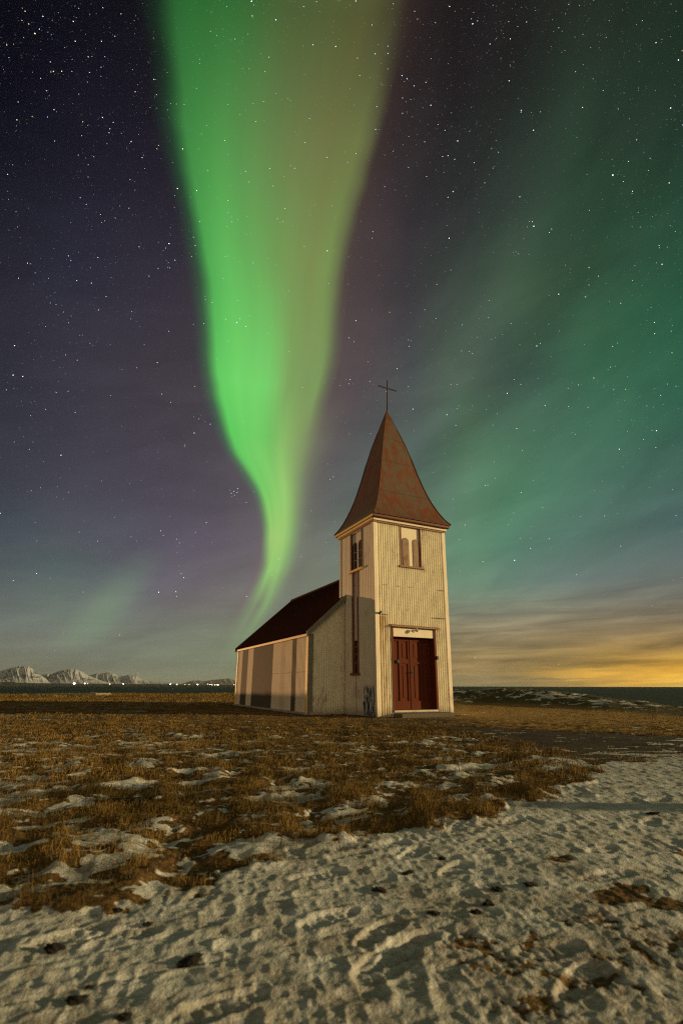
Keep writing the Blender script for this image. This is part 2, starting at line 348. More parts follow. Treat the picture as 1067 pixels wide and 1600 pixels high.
M_gable = weathered('corrugated_gable', (0.70, 0.64, 0.47), (0.24, 0.22, 0.15), 0.42, 0.5, foot=True)
def nave_extra(t, oc, c):
    x, y, z = t.sep(oc)
    # sheets of different age: pale painted and bare dark ones; measured along the wall from the front
    f = t.m('DIVIDE', t.m('SUBTRACT', y, 2.25), 9.2, clamp=True)
    pale = (0.74, 0.61, 0.44); dark = (0.10, 0.083, 0.062); mid = (0.62, 0.50, 0.36)
    col, _ = t.ramp(f, [(0, pale), (.118, dark), (.165, pale), (.245, mid), (.30, pale), (.405, dark), (.71, pale), (.80, dark), (.91, pale)], 'CONSTANT')
    n = t.noise(t.scale(oc, (1, 16, 1.1)), 1.4, 5, 0.65)
    col = t.mix(t.m('MULTIPLY', t.step(n, 0.45, 0.75), 0.45), col, t.mix(0.55, col, (0.10, 0.08, 0.06)))
    hole = t.step(t.noise(t.scale(oc, (1, 9, 5)), 1.6, 4, 0.7), 0.72, 0.75)
    col = t.mix(t.m('MULTIPLY', hole, 0.7), col, (0.06, 0.05, 0.04))
    jn = t.step(t.m('ABSOLUTE', t.m('SUBTRACT', z, 1.32)), 0.02, 0.006)
    return t.mix(t.m('MULTIPLY', jn, t.m('MULTIPLY', t.step(f, .5, .4), 0.45)), col, (0.14, 0.10, 0.07))
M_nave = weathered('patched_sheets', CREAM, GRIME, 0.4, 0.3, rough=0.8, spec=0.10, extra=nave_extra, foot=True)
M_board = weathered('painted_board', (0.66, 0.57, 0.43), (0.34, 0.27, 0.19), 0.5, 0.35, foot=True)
M_panel = weathered('cream_panel', (0.64, 0.57, 0.42), (0.45, 0.38, 0.26), 0.3, 0.1)
M_pink = weathered('pale_strip', (0.60, 0.48, 0.42), (0.40, 0.30, 0.25), 0.4, 0.15)
M_shutter = weathered('bare_shutter', (0.27, 0.185, 0.13), (0.10, 0.05, 0.03), 0.8, 0.8, scale=2.2, rough=0.85)
M_trim = weathered('rusty_trim', (0.17, 0.065, 0.03), (0.07, 0.03, 0.018), 0.6, 0.6)
M_greytrim = weathered('grey_board', (0.17, 0.165, 0.125), (0.08, 0.075, 0.055), 0.6, 0.2)
M_fascia = weathered('ochre_fascia', (0.85, 0.56, 0.18), (0.42, 0.22, 0.07), 0.5, 0.3)
M_cornice = weathered('red_cornice', (0.14, 0.038, 0.013), (0.07, 0.02, 0.01), 0.5, 0.3)
M_door = weathered('red_door', (0.10, 0.021, 0.0065), (0.065, 0.014, 0.005), 0.5, 0.0, rough=0.75, spec=0.12)
M_frame = weathered('red_frame', (0.105, 0.020, 0.007), (0.06, 0.012, 0.005), 0.5, 0.2, spec=0.12)
M_plank = weathered('weathered_lintel', (0.24, 0.13, 0.07), (0.10, 0.05, 0.03), 0.6, 0.4)
M_iron = weathered('dark_iron', (0.016, 0.013, 0.012), (0.03, 0.018, 0.013), 0.5, 0.2, rough=0.6)
M_dark = weathered('dark_gap', (0.02, 0.016, 0.013), (0.03, 0.02, 0.015), 0.4)
M_roof = weathered('dark_red_roof', (0.050, 0.0135, 0.0095), (0.024, 0.008, 0.006), 0.5, 0.0, rough=0.9, spec=0.04)
def spire_extra(t, oc, c):
    x, y, z = t.sep(oc)
    n1 = t.noise(t.scale(oc, (3.6, 3.6, 0.75)), 1.0, 6, 0.68, 0.9)
    n2 = t.noise(t.scale(oc, (10, 10, 1.3)), 1.0, 5, 0.65, 0.5)
    c = t.mix(t.step(n1, 0.45, 0.60), (0.092, 0.066, 0.045), (0.115, 0.036, 0.014))
    c = t.mix(t.m('MULTIPLY', t.step(n2, 0.50, 0.66), 0.55), c, (0.14, 0.040, 0.015))
    c = t.mix(t.m('MULTIPLY', t.step(n2, 0.44, 0.30), 0.7), c, (0.135, 0.105, 0.072))
    for zz in (7.62, 9.05, 10.2):
        k = t.step(t.m('ABSOLUTE', t.m('SUBTRACT', z, t.m('ADD', zz, t.m('MULTIPLY', t.m('SUBTRACT', n1, .5), .12)))), 0.05, 0.008)
        c = t.mix(t.m('MULTIPLY', k, t.m('MULTIPLY', n2, 0.7)), c, (0.04, 0.018, 0.010))
    return c
M_spire = weathered('rusty_spire', (0.1, 0.06, 0.04), (0.1, 0.05, 0.03), 0.3, 0.0, rough=0.5, spec=0.3, extra=spire_extra)
M_hip = weathered('hip_flashing', (0.085, 0.034, 0.015), (0.06, 0.03, 0.018), 0.6, 0.3)
m, t, b = material('dark_glass'); b.inputs['Base Color'].default_value = (0.012, 0.011, 0.012, 1); b.inputs['Roughness'].default_value = 0.18
t.put(b.inputs['Normal'], t.bump(t.noise(t.new('ShaderNodeTexCoord').outputs['Object'], 6, 2), 0.1, 0.01)); M_glass = m
M_concrete = weathered('old_concrete', (0.10, 0.085, 0.06), (0.05, 0.042, 0.03), 0.7, 0.0, rough=0.9)
M_white = weathered('galvanised', (0.45, 0.42, 0.34), (0.25, 0.2, 0.14), 0.4, 0.2)

# ------------------------------------------------------------------ the church
PSI = R(26.4)
O = Vector((1.0989, 15.9178, 0))
XL = Vector((math.cos(PSI), math.sin(PSI), 0)); YL = Vector((-math.sin(PSI), math.cos(PSI), 0))
church = bpy.data.objects.new('church', None); C.objects.link(church)
church.location = O; church.rotation_euler = (0, 0, PSI); church.empty_display_size = 0.5
tag(church, 'small weathered cream church with red double door, patched nave and rusty pointed spire', 'church')
FL = 0.0094
def flare(p): return Vector((p.x * (1 + FL * max(0, p.z)), p.y, p.z))
TW, TD, TH = 2.845, 2.58, 6.33

def corrugated(name, width, zlevels, openings, pitch, amp, mapf, mat, parent, top=None, seg=8, prof='sine'):
    """a sheet wall of folded columns; s runs 0..width, mapf(s, z, out) -> local point; openings = (s0,s1,z0,z1) left free"""
    ss = set(np.arange(0, width, pitch / seg).tolist()) | {width}
    for o in openings: ss |= {o[0], o[1]}
    ss = np.array(sorted(ss))
    zl = sorted(set(zlevels) | {z for o in openings for z in o[2:]})
    if prof == 'sine': off = amp * np.sin(2 * math.pi * ss / pitch)
    else: off = amp * (1 - 2 * np.exp(-((ss / pitch - np.round(ss / pitch)) / 0.11) ** 2))
    V = []; F = []; n = len(ss); k = len(zl)
    for z in zl:
        for i, s_ in enumerate(ss):
            zz = z if top is None else min(z, top(s_)) if z < zl[-1] else top(s_)
            V.append(tuple(mapf(s_, zz, off[i])))
    for j in range(k - 1):
        for i in range(n - 1):
            sm, zm = (ss[i] + ss[i+1]) / 2, (zl[j] + zl[j+1]) / 2
            if any(o[0] < sm < o[1] and o[2] < zm < o[3] for o in openings): continue
            F.append((j*n+i, j*n+i+1, (j+1)*n+i+1, (j+1)*n+i))
    return link(name, np_mesh(name, V, Fq=F), mat, parent)

DOOR = (0.60, 2.25, 0.10, 2.70); FW = (1.00, 1.86, 4.76, 6.33)
tower = corrugated('tower_wall', TW, [-0.15, 1.5, 3.0, 4.5, TH], [(0.60, 2.25, 0.10, 2.68), FW], 0.088, 0.019,
                   lambda s, z, o: flare(Vector((s, -o, z))), M_front, church)
SWIN = (0.80, 1.70, 4.76, 6.20); STRIP = (1.13, 1.60, 1.24, 4.76)
tw = corrugated('side_cladding', TD, [-0.15, 1.5, 3.0, 4.5, TH], [SWIN, STRIP], 0.11, 0.0035,
                lambda s, z, o: Vector((-o, s, z)), M_side, tower, prof='groove')
corrugated('side_cladding', TD, [-0.15, 3.0, TH], [], 0.082, 0.010, lambda s, z, o: flare(Vector((TW + o, s, z))), M_gable, tower)
corrugated('rear_cladding', TW, [3.5, TH], [], 0.082, 0.010, lambda s, z, o: flare(Vector((s, TD + o, z))), M_gable, tower)
for (x0, x1, y0, y1, z0) in ((-.030, .105, -.030, .105, -.12), (TW - .115, TW + .03, -.030, .105, -.12), (-.030, .09, TD - .08, TD + .03, 3.4), (TW - .1, TW + .03, TD - .1, TD + .03, -.12)):
    b_ = MB(flare); b_.box(x0, x1, y0, y1, z0, 6.25); b_.build('corner_board', M_board, tower, 0.006)

# front belfry window: cream panel with two boarded arches
def arch(s0, s1, z0, z1, n=10):
    r = (s1 - s0) / 2; c = (s0 + s1) / 2; zc = z1 - r
    return [(s0, z0), (s1, z0)] + [(c + r * math.cos(a), zc + r * math.sin(a)) for a in np.linspace(0, math.pi, n)]
fw = MB(flare); fw.box(1.055, 1.805, .035, .065, 4.80, 6.32); win = fw.build('window', M_panel, church)
win['label'] = 'cream tower window over the door with two boarded arches'
for (a0, a1) in ((1.115, 1.37), (1.535, 1.785)):
    q = MB(flare); q.prism(arch(a0, a1, 4.81, 5.84), 'y', .012, .034); q.build('shutter', M_shutter, win, 0.004)
q = MB(flare); q.box(1.00, 1.055, -.03, .07, 4.80, 6.24); q.box(1.805, 1.86, -.03, .07, 4.80, 6.24); q.build('frame', M_trim, win, 0.004)
q = MB(flare); q.box(.94, 1.92, -.075, .07, 4.74, 4.80); q.build('sill', M_plank, win, 0.006)
# side belfry window with two glazed arches
q = MB(); q.box(.05, .08, .86, 1.64, 4.80, 6.30); win = q.build('window', M_panel, church)
win['label'] = 'tower window on the left face with two dark glazed arches'
for (a0, a1) in ((.90, 1.17), (1.34, 1.61)):
    q = MB(); q.prism(arch(a0, a1, 4.84, 5.86), 'x', .028, .049); q.build('pane', M_glass, win)
    q = MB(); c_ = (a0 + a1) / 2
    q.box(.012, .027, c_ - .012, c_ + .012, 4.84, 5.84)
    for zz in (5.15, 5.45): q.box(.014, .029, a0, a1, zz, zz + .028)
    q.build('glazing_bar', M_trim, win)
q = MB(); q.box(-.03, .09, .80, .86, 4.80, 6.22); q.box(-.03, .09, 1.64, 1.70, 4.80, 6.22); q.build('frame', M_trim, win, .004)
q = MB(); q.box(-.10, .08, .74, 1.76, 4.72, 4.80); q.build('sill', M_fascia, win, .006)
# tall strip below with a narrow low window
q = MB(); q.box(.03, .06, 1.21, 1.52, 2.34, 4.72); strip = q.build('window_strip', M_pink, church)
for y0 in (1.13, 1.52):
    q = MB(); q.box(-.03, .07, y0, y0 + .08, 1.28, 4.72); q.build('trim_board', M_trim, strip, .004)
q = MB(); q.box(.055, .07, 1.21, 1.52, 1.28, 2.34); win = q.build('window', M_dark, church)
win['label'] = 'narrow low arched window near the foot of the tower'
q = MB(); q.prism(arch(1.25, 1.48, 1.32, 2.30), 'x', .035, .054); q.build('pane', M_glass, win)
q = MB()
for zz in (1.58, 1.86, 2.10): q.box(.012, .034, 1.21, 1.52, zz, zz + .05)
q.box(.014, .034, 1.21, 1.25, 1.28, 2.33); q.box(.014, .034, 1.48, 1.52, 1.28, 2.33); q.build('glazing_bar', M_trim, win)
q = MB(); q.box(-.08, .07, 1.06, 1.67, 1.20, 1.275); q.build('sill', M_trim, win, .006)

# door
q = MB(flare); q.box(.545, .625, -.035, .30, .10, 2.70); q.box(2.205, 2.295, -.035, .30, .10, 2.70); q.box(.625, 2.205, .02, .30, 2.385, 2.42)
frame = q.build('door_frame', M_frame, church, .004)
q = MB(flare); q.box(.627, 2.203, -.008, .019, 2.39, 2.675); q.build('transom', M_panel, frame, .003)
q = MB(flare); q.hexa([(.50,-.13,2.695),(2.42,-.13,2.675),(2.42,-.002,2.715),(.50,-.002,2.735),(.50,-.13,2.735),(2.42,-.13,2.71),(2.42,-.002,2.765),(.50,-.002,2.785)]); q.build('lintel', M_plank, frame, .005)
q = MB(flare); q.box(.58, 2.26, -.05, .30, .095, .150); q.build('threshold', M_board, frame, .005)
YD = .262
def leaf(x0, x1, label):
    q = MB(flare); q.box(x0, x1, YD, YD + .03, .152, 2.384); o = q.build('door', M_door, church); o['label'] = label
    q = MB(flare); wv = (x1 - x0)
    xs = [(x0 + .004, x0 + .10), (x0 + wv/2 - .05, x0 + wv/2 + .05), (x1 - .10, x1 - .004)]
    for a, b_ in xs: q.box(a, b_, YD - .030, YD - .001, .42, 2.375)
    for i in range(2):
        a, b_ = xs[i][1], xs[i+1][0]
        q.box(a, b_, YD - .029, YD - .001, 1.56, 1.70); q.box(a, b_, YD - .029, YD - .001, 2.28, 2.375)
        q.box(a + .05, b_ - .05, YD - .014, YD - .001, .50, 1.50); q.box(a + .05, b_ - .05, YD - .014, YD - .001, 1.76, 2.22)
    q.box(x0 + .004, x1 - .004, YD - .032, YD - .001, .16, .418); q.build('door_rail', M_door, o, .004)
    return o
dl = leaf(.628, 1.412, 'left red door leaf with a round knob'); dr = leaf(1.420, 2.204, 'right red door leaf half in shadow')
q = MB(flare); q.box(1.385, 1.447, YD - .045, YD - .033, .16, 2.37); q.build('cover_strip', M_door, dl, .004)
q = MB(flare); q.tube((.90, YD - .001, 1.62), (.90, YD - .10, 1.62), .028); q.tube((.90, YD - .10, 1.62), (.90, YD - .13, 1.62), .075, .06, 12); q.build('knob', M_iron, dl)
q = MB(flare); q.box(1.462, 1.50, YD - .042, YD - .031, 1.19, 1.42); q.tube((1.48, YD - .042, 1.29), (1.48, YD - .10, 1.29), .013); q.tube((1.49, YD - .10, 1.29), (1.37, YD - .10, 1.285), .013); q.build('handle', M_iron, dr)
q = MB(flare); q.box(2.235, 2.32, -.10, -.034, 1.70, 1.81); q.build('padlock', M_iron, frame, .01)
q = MB(flare); q.tube((1.43, -.008, 2.60), (1.43, -.03, 2.60), .05, .05, 14); q.tube((1.43, -.03, 2.60), (1.44, -.15, 2.635), .016); q.tube((1.44, -.15, 2.66), (1.445, -.18, 2.585), .028, .055, 14); q.ball((1.447, -.185, 2.58), .035)
wl = q.build('wall_lamp', M_white, church); wl['label'] = 'small unlit lamp on the panel over the door'
q = MB(flare); q.tube((.115, -.03, 3.10), (.115, .02, 3.10), .035); q.tube((.115, -.03, 3.10), (.115, -.14, 3.13), .028, .04); q.build('pipe_stub', M_iron, church)

# cornice
cx, cy = 1.505, 1.29
def ring(mat, name, ox, oy, z0, z1, par):
    q = MB(); X0, X1, Y0, Y1 = -ox, 3.01 + ox, -oy, TD + oy
    q.box(X0, X1, Y0, Y1, z0, z1); return q.build(name, mat, par, .008)
cor = ring(M_cornice, 'cornice', .12, .23, 6.385, 6.47, church)
ring(M_board, 'frieze', .07, .11, 6.29, 6.383, cor); ring(M_plank, 'molding', .045, .06, 6.235, 6.288, cor)
q = MB(); q.box(-.150, -.122, -.20, TD + .20, 6.39, 6.465); q.box(-.098, -.072, -.09, TD + .09, 6.30, 6.38); q.build('eave_board', M_fascia, cor, .004)  # ochre overlays on the left of the cornice only, brighter than its red
ring(M_hip, 'drip_edge', .155, .275, 6.472, 6.50, cor)
# spire with bell-cast foot
PR = [(6.50, 1.0), (6.62, .945), (6.75, .895), (6.90, .848), (7.05, .805), (7.25, .755), (7.45, .708), (7.65, .668), (7.85, .631), (8.1, .588), (8.7, .499), (9.4, .408), (10.1, .305), (10.8, .182), (11.4, .077), (11.70, .018)]
HX, HY, SXC, SYC = 1.655, 1.56, 1.515, 1.29
V = []; F = []; NS = 13
for fi, (ax, ay, bx, by) in enumerate(((-1,-1,1,-1), (1,-1,1,1), (1,1,-1,1), (-1,1,-1,-1))):
    base = len(V)
    for z, f in PR:
        for k in range(NS):
            u = k / (NS - 1); x = ax + (bx - ax) * u; y = ay + (by - ay) * u
            dent = 0.010 * math.sin(7 * u + z * 3.1 + fi) * math.sin(z * 5 + u * 9) * math.sin(math.pi * u) * min(1, f * 2)
            V.append((SXC + x * HX * f * (1 + dent), SYC + y * HY * f * (1 + dent), z))
    for j in range(len(PR) - 1):
        for k in range(NS - 1):
            a = base + j * NS + k; F.append((a, a + 1, a + NS + 1, a + NS))
spire = link('spire', np_mesh('spire', V, Fq=F, smooth=True), M_spire, church)
for sx, sy in ((-1,-1), (1,-1), (-1,1), (1,1)):
    q = MB()
    for (z0, f0), (z1, f1) in zip(PR[:-1], PR[1:]):
        q.tube((SXC + sx*HX*f0, SYC + sy*HY*f0, z0 + .005), (SXC + sx*HX*f1, SYC + sy*HY*f1, z1 + .005), (.024 if z0 < 9 else .016) if z0 < 10.5 else .008, None, 6)
    q.build('hip_ridge', M_hip, spire)
q = MB(); q.hexa([(SXC-.165,SYC-.155,11.30),(SXC+.165,SYC-.155,11.30),(SXC+.165,SYC+.155,11.30),(SXC-.165,SYC+.155,11.30),(SXC-.02,SYC-.02,11.78),(SXC+.02,SYC-.02,11.78),(SXC+.02,SYC+.02,11.78),(SXC-.02,SYC+.02,11.78)]); q.build('spire_cap', M_hip, spire)
q = MB(); q.tube((SXC+.02, SYC, 11.7), (SXC+.08, SYC, 13.33), .028, .024, 8)
q.tube((SXC+.07-.46, SYC, 12.93), (SXC+.07+.46, SYC, 12.93), .026, .026, 8); q.build('cross', M_iron, church)

# nave
NX0, NX1, NY0, NY1, EZ, RZ = -1.385, 4.29, 2.25, 11.45, 2.60, 5.20
NC = (NX0 + NX1) / 2
gtop = lambda s: EZ + (RZ - EZ) * (1 - abs(s - (NX1 - NX0) / 2) / ((NX1 - NX0) / 2))
nside = corrugated('nave_wall', NY1 - NY0, [-0.1, 1.3, EZ + .04], [], 0.115, 0.0032, lambda s, z, o: Vector((NX0 - o, NY0 + s, z)), M_nave, church)
corrugated('nave_wall', NY1 - NY0, [-0.1, 1.3, EZ + .04], [], 0.085, 0.009, lambda s, z, o: Vector((NX1 + o, NY0 + s, z)), M_gable, church)
corrugated('gable_wall', NX1 - NX0, [-0.1, EZ, RZ], [], 0.092, 0.0085, lambda s, z, o: Vector((NX0 + s, NY0 - o, z)), M_gable, church, top=gtop)
corrugated('gable_wall', NX1 - NX0, [-0.1, EZ, RZ], [], 0.085, 0.009, lambda s, z, o: Vector((NX0 + s, NY1 + o, z)), M_gable, church, top=gtop)
q = MB(); q.box(NX0 - .03, NX0 - .008, NY0 - .03, NY0 + .15, -.06, EZ - .01); q.build('corner_board', M_fascia, nside, .004)
q = MB(); q.box(NX0 - .007, NX0 + .17, NY0 - .034, NY0 - .009, -.06, EZ - .02); q.build('corner_board', M_greytrim, nside, .004)
q = MB(); q.box(NX0 - .03, NX0 + .09, NY1 - .12, NY1 + .03, -.06, EZ - .01); q.build('corner_board', M_fascia, nside, .004)
q = MB(); q.box(NX0 - .10, NX0 - .004, NY0 - .06, NY1 + .03, -.05, .03); q.build('sill_plate', M_board, nside, .008)
q = MB(); q.box(NX0 + .1, -.03, NY0 - .05, NY0 - .012, -.05, .02); q.build('sill_plate', M_board, nside, .008)
q = MB(); q.box(-.16, -.07, NY0 - .035, NY0 - .012, .9, 3.9); q.tube((-.05, NY0 - .05, .0), (-.05, NY0 - .05, 3.75), .022); q.tube((-.10, NY0 - .05, .98), (-.02, NY0 - .06, .98), .05, .05, 8); q.build('downpipe', M_board, church)
# roof: two slopes with thickness, corrugated along the slope
sl = (RZ + .13 - (EZ + .02)) / ((NX1 - NX0) / 2 + .13)
V = []; F = []
YY = np.arange(NY0 - .14, NY1 + .24, 0.022)
oz = 0.012 * np.sin(2 * math.pi * YY / 0.088)
prof = [(NX0 - .13, EZ + .02), (NC, RZ + .13), (NX1 + .13, EZ + .02)]
n = len(YY)
for (x, z) in prof:
    for y, o_ in zip(YY, oz): V.append((x, y, z + o_))
for (x, z) in prof:
    for y, o_ in zip(YY, oz): V.append((x, y, z + o_ - .035))
for r in (0, 1):
    for i in range(n - 1):
        F.append((r*n+i, (r+1)*n+i, (r+1)*n+i+1, r*n+i+1)); F.append(((r+3)*n+i, (r+3)*n+i+1, (r+4)*n+i+1, (r+4)*n+i))
roof = link('roof', np_mesh('roof', V, Fq=F, smooth=True), M_roof, church)
q = MB(); q.tube((NC, NY0, RZ + .14), (NC, NY1 + .22, RZ + .14), .06, .06, 8); q.build('ridge_cap', M_roof, roof)
q = MB(); q.box(NX0 - .075, NX0 - .02, NY0 - .10, NY1 + .2, EZ - .10, EZ + .035); q.build('eave_board', M_fascia, roof, .006)
for yb in (NY0 - .145, NY1 + .2):
    for sgn, xe in ((1, NX0 - .14), (-1, NX1 + .14)):
        q = MB(); q.hexa([(xe, yb - .02, EZ - .16), (NC, yb - .02, RZ - .06), (NC, yb + .03, RZ - .06), (xe, yb + .03, EZ - .16), (xe, yb - .02, EZ + .055), (NC, yb - .02, RZ + .155), (NC, yb + .03, RZ + .155), (xe, yb + .03, EZ + .055)])
        q.build('bargeboard', M_greytrim, roof, .006)

step = bpy.data.objects.new('tmp', None); bpy.data.objects.remove(step)
q = MB(); q.box(.55, 2.52, -.50, -.04, -.12, .078); st = q.build('doorstep', M_concrete, None, .012)
st.location = O; st.rotation_euler = (0, 0, PSI); tag(st, 'low dark concrete doorstep below the red church door', 'step')

# ------------------------------------------------------------------ noise in numpy
TAB = rng.random((8, 256, 256))
def vnoise(x, y, k=0):
    T = TAB[k]; xi = np.floor(x).astype(np.int64); yi = np.floor(y).astype(np.int64)
    fx = x - xi; fy = y - yi; fx = fx*fx*fx*(fx*(fx*6-15)+10); fy = fy*fy*fy*(fy*(fy*6-15)+10)
    a = T[xi & 255, yi & 255]; b_ = T[(xi+1) & 255, yi & 255]; c = T[xi & 255, (yi+1) & 255]; d_ = T[(xi+1) & 255, (yi+1) & 255]
    return (a*(1-fx)+b_*fx)*(1-fy)+(c*(1-fx)+d_*fx)*fy
def fbm(x, y, k=0, o=4, g=0.5):
    s = 0; a = 1; tt = 0
    for i in range(o):
        ca, sa = math.cos(i*1.3), math.sin(i*1.3)
        s = s + a * vnoise((x*ca - y*sa) * 2**i + 17.3*i, (x*sa + y*ca) * 2**i + 9.1*i, (k+i) % 8); tt += a; a *= g
    return s / tt
def sst(v, a, b): t_ = np.clip((v - a) / (b - a), 0, 1); return t_*t_*(3-2*t_)

# ------------------------------------------------------------------ the ground
EDX = [-8, -3, -1.36, -1.0, -.6, -.13, .51, 1.26, 2.42, 3.15, 4.6, 8, 14, 30]
EDY = [-1.5, 1.9, 2.36, 2.45, 2.72, 3.30, 3.50, 4.15, 5.25, 6.6, 7.3, 8.6, 9.5, 11]
FEX = [-3, -1.5, 1.0, 3.14, 6.25, 10, 16, 30]
FEY = [12, 14.6, 14.0, 12.1, 9.75, 9.2, 9.6, 10]
def masks(x, y):
    r = np.hypot(x, y)
    wb = (fbm(x*3.1, y*3.1, 2, 4) - .5) * np.clip(.10 + .13*r, 0, 1.1)
    d_ = np.interp(x, EDX, EDY) + wb - y                       # > 0 on the trodden snow track
    track = sst(d_ + (fbm(x*11, y*11, 0, 3)-.5)*.5, -.10, .16)
    dirx, diry = .90, .43                                      # the way the track runs
    a = x*dirx + y*diry; c = -x*diry + y*dirx
    n = .55*fbm(a*1.9, c*4.4, 4, 5, .6) + .45*fbm(a*3.4 + 5, c*8.5, 1, 4, .6) + .01
    n2 = .55*fbm(x*9, y*9, 1, 3) + .45*fbm(x*24, y*27, 6, 2)
    az = np.degrees(np.arctan2(x, y))
    cover = .55*sst(r, 14, 7) * sst(y, 12.5, 8) + .38*sst(x, -4, -9)*sst(y, 9, 15)*sst(r, 42, 27)
    cover = cover + .22*sst(x, -1, -4)*sst(r, 17, 10)
    th = .68 - .30*cover*(1 - .25*sst(r, 3, 2))
    patch = sst(n + (n2-.5)*.42, th, th+.10)
    # bare dark soil between the doorstep and the track
    fe = np.interp(x, FEX, FEY) + wb*.8; ne = np.interp(x, EDX, EDY) - .3
    soil = sst(fe - y, 0, .35) * sst(y - ne, -.6, .8) * sst(x - 2.2 - (10 - y)*.10 + wb*.6, -.1, .9)
    ent = sst(y, 13.6, 14.1) * sst(15.4 - y + .5*(x-2.2) , -.2, .5) * sst(x, -1.0, .2) * sst(3.6 - x, 0, .8)
    soil = np.maximum(soil, ent*.9*sst(n2, .25, .45))
    lx = (x-O.x)*XL.x + (y-O.y)*XL.y; ly = (x-O.x)*YL.x + (y-O.y)*YL.y
    dw = np.minimum(np.maximum(np.maximum(-1.39-lx, lx-4.3), np.maximum(2.25-ly, ly-11.45)), np.maximum(np.maximum(-lx, lx-2.85), np.maximum(-ly, ly-2.6)))
    soil = np.maximum(soil, .9*sst(dw + (n2-.5)*.5, .42, .22))
    sp_ = fbm(x*2.2, y*7, 6, 4, .6)
    ne0 = np.interp(x, EDX, EDY); dn = y - ne0 - .25*(x-4)*sst(x, 4, 5)
    sth = .46 + .26*sst(dn, -.6, 1.7); speck = sst(sp_ + (n2-.5)*.1, sth, sth+.04)
    # rough bank on the right
    bank = bank_m(x, y, az, r)
    bn = fbm(x*1.1 + y*.4, y*1.3, 5, 4, .6)
    bn2 = fbm(x*2.6, y*2.0, 3, 4, .6); bsnow = bank*sst(.45*bn + .55*bn2 + (n2-.5)*.2, .565, .60)
    # thin trodden snow with grass coming through, at lower right
    thin = sst(x - .15 + .25*(y-1.9), 0, .35) * sst(2.55 + .25*(x-.8) - y, 0, .35)
    tn = .6*fbm(x*7, y*9, 3, 4, .6) + .4*fbm(x*30, y*30, 2, 3, .6)
    thing_ = .75*thin * sst(tn, .52, .62) + .8* sst(x, .95, 1.15) * sst(fbm(x*3, y*6, 7, 4), .60, .66) * sst(y, 4.2, 3.0)
    snow = np.maximum(track * (1 - .85*np.clip(thing_, 0, 1)), (1-track) * patch * (1-soil))
    snow = np.where(soil > .3, np.maximum(snow*(1 - soil), speck*soil*sst(dw, .8, 1.6)), snow)
    snow = np.maximum(snow * (1-bank), bsnow)
    return np.clip(snow, 0, 1), np.clip(soil, 0, 1), track, bank, np.clip(thing_, 0, 1)
BAZ = [4, 8, 12, 15, 18, 22, 27, 33, 40, 60]
BRC = [34, 33, 32, 31.5, 31, 29, 26.5, 24, 22, 22]
BZC = [.30, .45, .60, .66, .74, .66, .42, .10, .05, .05]
def bank_m(x, y, az, r):
    rc = np.interp(az, BAZ, BRC)
    return sst(r, rc - 5.5, rc - 3.8) * sst(az, 4, 9)
def height(x, y, masks_=None):
    r = np.hypot(x, y); az = np.degrees(np.arctan2(x, y))
    snow, soil, track, bank, thin = masks_ if masks_ is not None else masks(x, y)
    g = 1 - track
    z = .05*(fbm(x*.25, y*.25, 0, 3) - .5)*sst(r, 2, 6)
    lx = (x-O.x)*XL.x + (y-O.y)*XL.y; ly = (x-O.x)*YL.x + (y-O.y)*YL.y
    nearch = sst(np.maximum(np.maximum(-1.6-lx, lx-4.5), np.maximum(-.8-ly, ly-11.6)), 1.8, .2)
    z = z*(1-nearch) - .04*nearch
    dirx, diry = .90, .43; a = x*dirx + y*diry; c = -x*diry + y*dirx
    # tussocks and hollows
    tus = fbm(a*1.3, c*2.6, 4, 3) - .5
    z = z + g*(1-soil)*(1-nearch)*sst(r, 22, 10)*(.045*tus*sst(r, 9, 4) + .045*tus + .075*(fbm(x*5, y*5, 3, 3)-.5))
    z = z + soil*.05*(fbm(x*1.6, y*4, 6, 4, .55)-.5)
    # trodden snow
    lump = .5*fbm(a*4.2, c*6.5, 5, 3, .5) + .5*fbm(x*7.5, y*9, 2, 3, .6) - .5
    fine = fbm(a*13, c*19, 6, 3, .55) - .5
    wx_ = x + .05*fbm(x*6, y*6, 7, 2); r1 = 1-np.abs(2*vnoise(wx_*8.5, y*10.5, 3)-1); r2 = 1-np.abs(2*vnoise(x*19+y*3, y*23, 4)-1)
    rut = np.abs(vnoise(a*1.1, c*5.2, 2) - .5)*2
    ff = fbm(a*34, c*44, 1, 3, .6) - .5
    z = z + track*(  .0095*lump + .007*fine + .0055*ff + .0075*(r1**2-.35) + .0046*(r2**2-.35) - .004*sst(rut, .25, .0) + .026*(fbm(x*.9, y*1.1, 7, 2) - .5)) * sst(r, 30, 8)
    z = z + np.minimum(snow*1.4, 1)*.006*(1-track)*(1-bank)
    z = z - .006*thin*track
    # the bank and the fall to the sea
    rc = np.interp(az, BAZ, BRC); zc = np.interp(az, BAZ, BZC)
    up = sst(r, rc-5.5, rc)**.8 * sst(az, 3, 9)
    z = z + up*(zc + .22*(fbm(x*.9, y*.9, 1, 4)-.5) + .10*(fbm(x*3, y*3, 2, 2)-.5))
    re = np.where(az > 0, rc, 59 + 2.2*np.sin(az*.45))
    re = np.where(np.abs(az) > 95, 400, np.where(az > 40, rc + (az-40)*2, re))
    m_ = sst(az, -7, 3); re = np.where((az > -7) & (az < 3), (59 + 2.2*np.sin(az*.45))*(1-m_) + rc*m_, re)
    over = np.maximum(0, r - re - .5)
    fall = np.minimum(9.0, .55*over + .02*over**2)
    low = sst(az, -35.6, -36.6)*sst(az, -80, -60)
    fall = np.where(low > 0, fall*(1-low) + np.minimum(fall, 5.0)*low, fall)
    fall = np.where((az < -80), np.minimum(fall, 5.0), fall)
    return z - fall

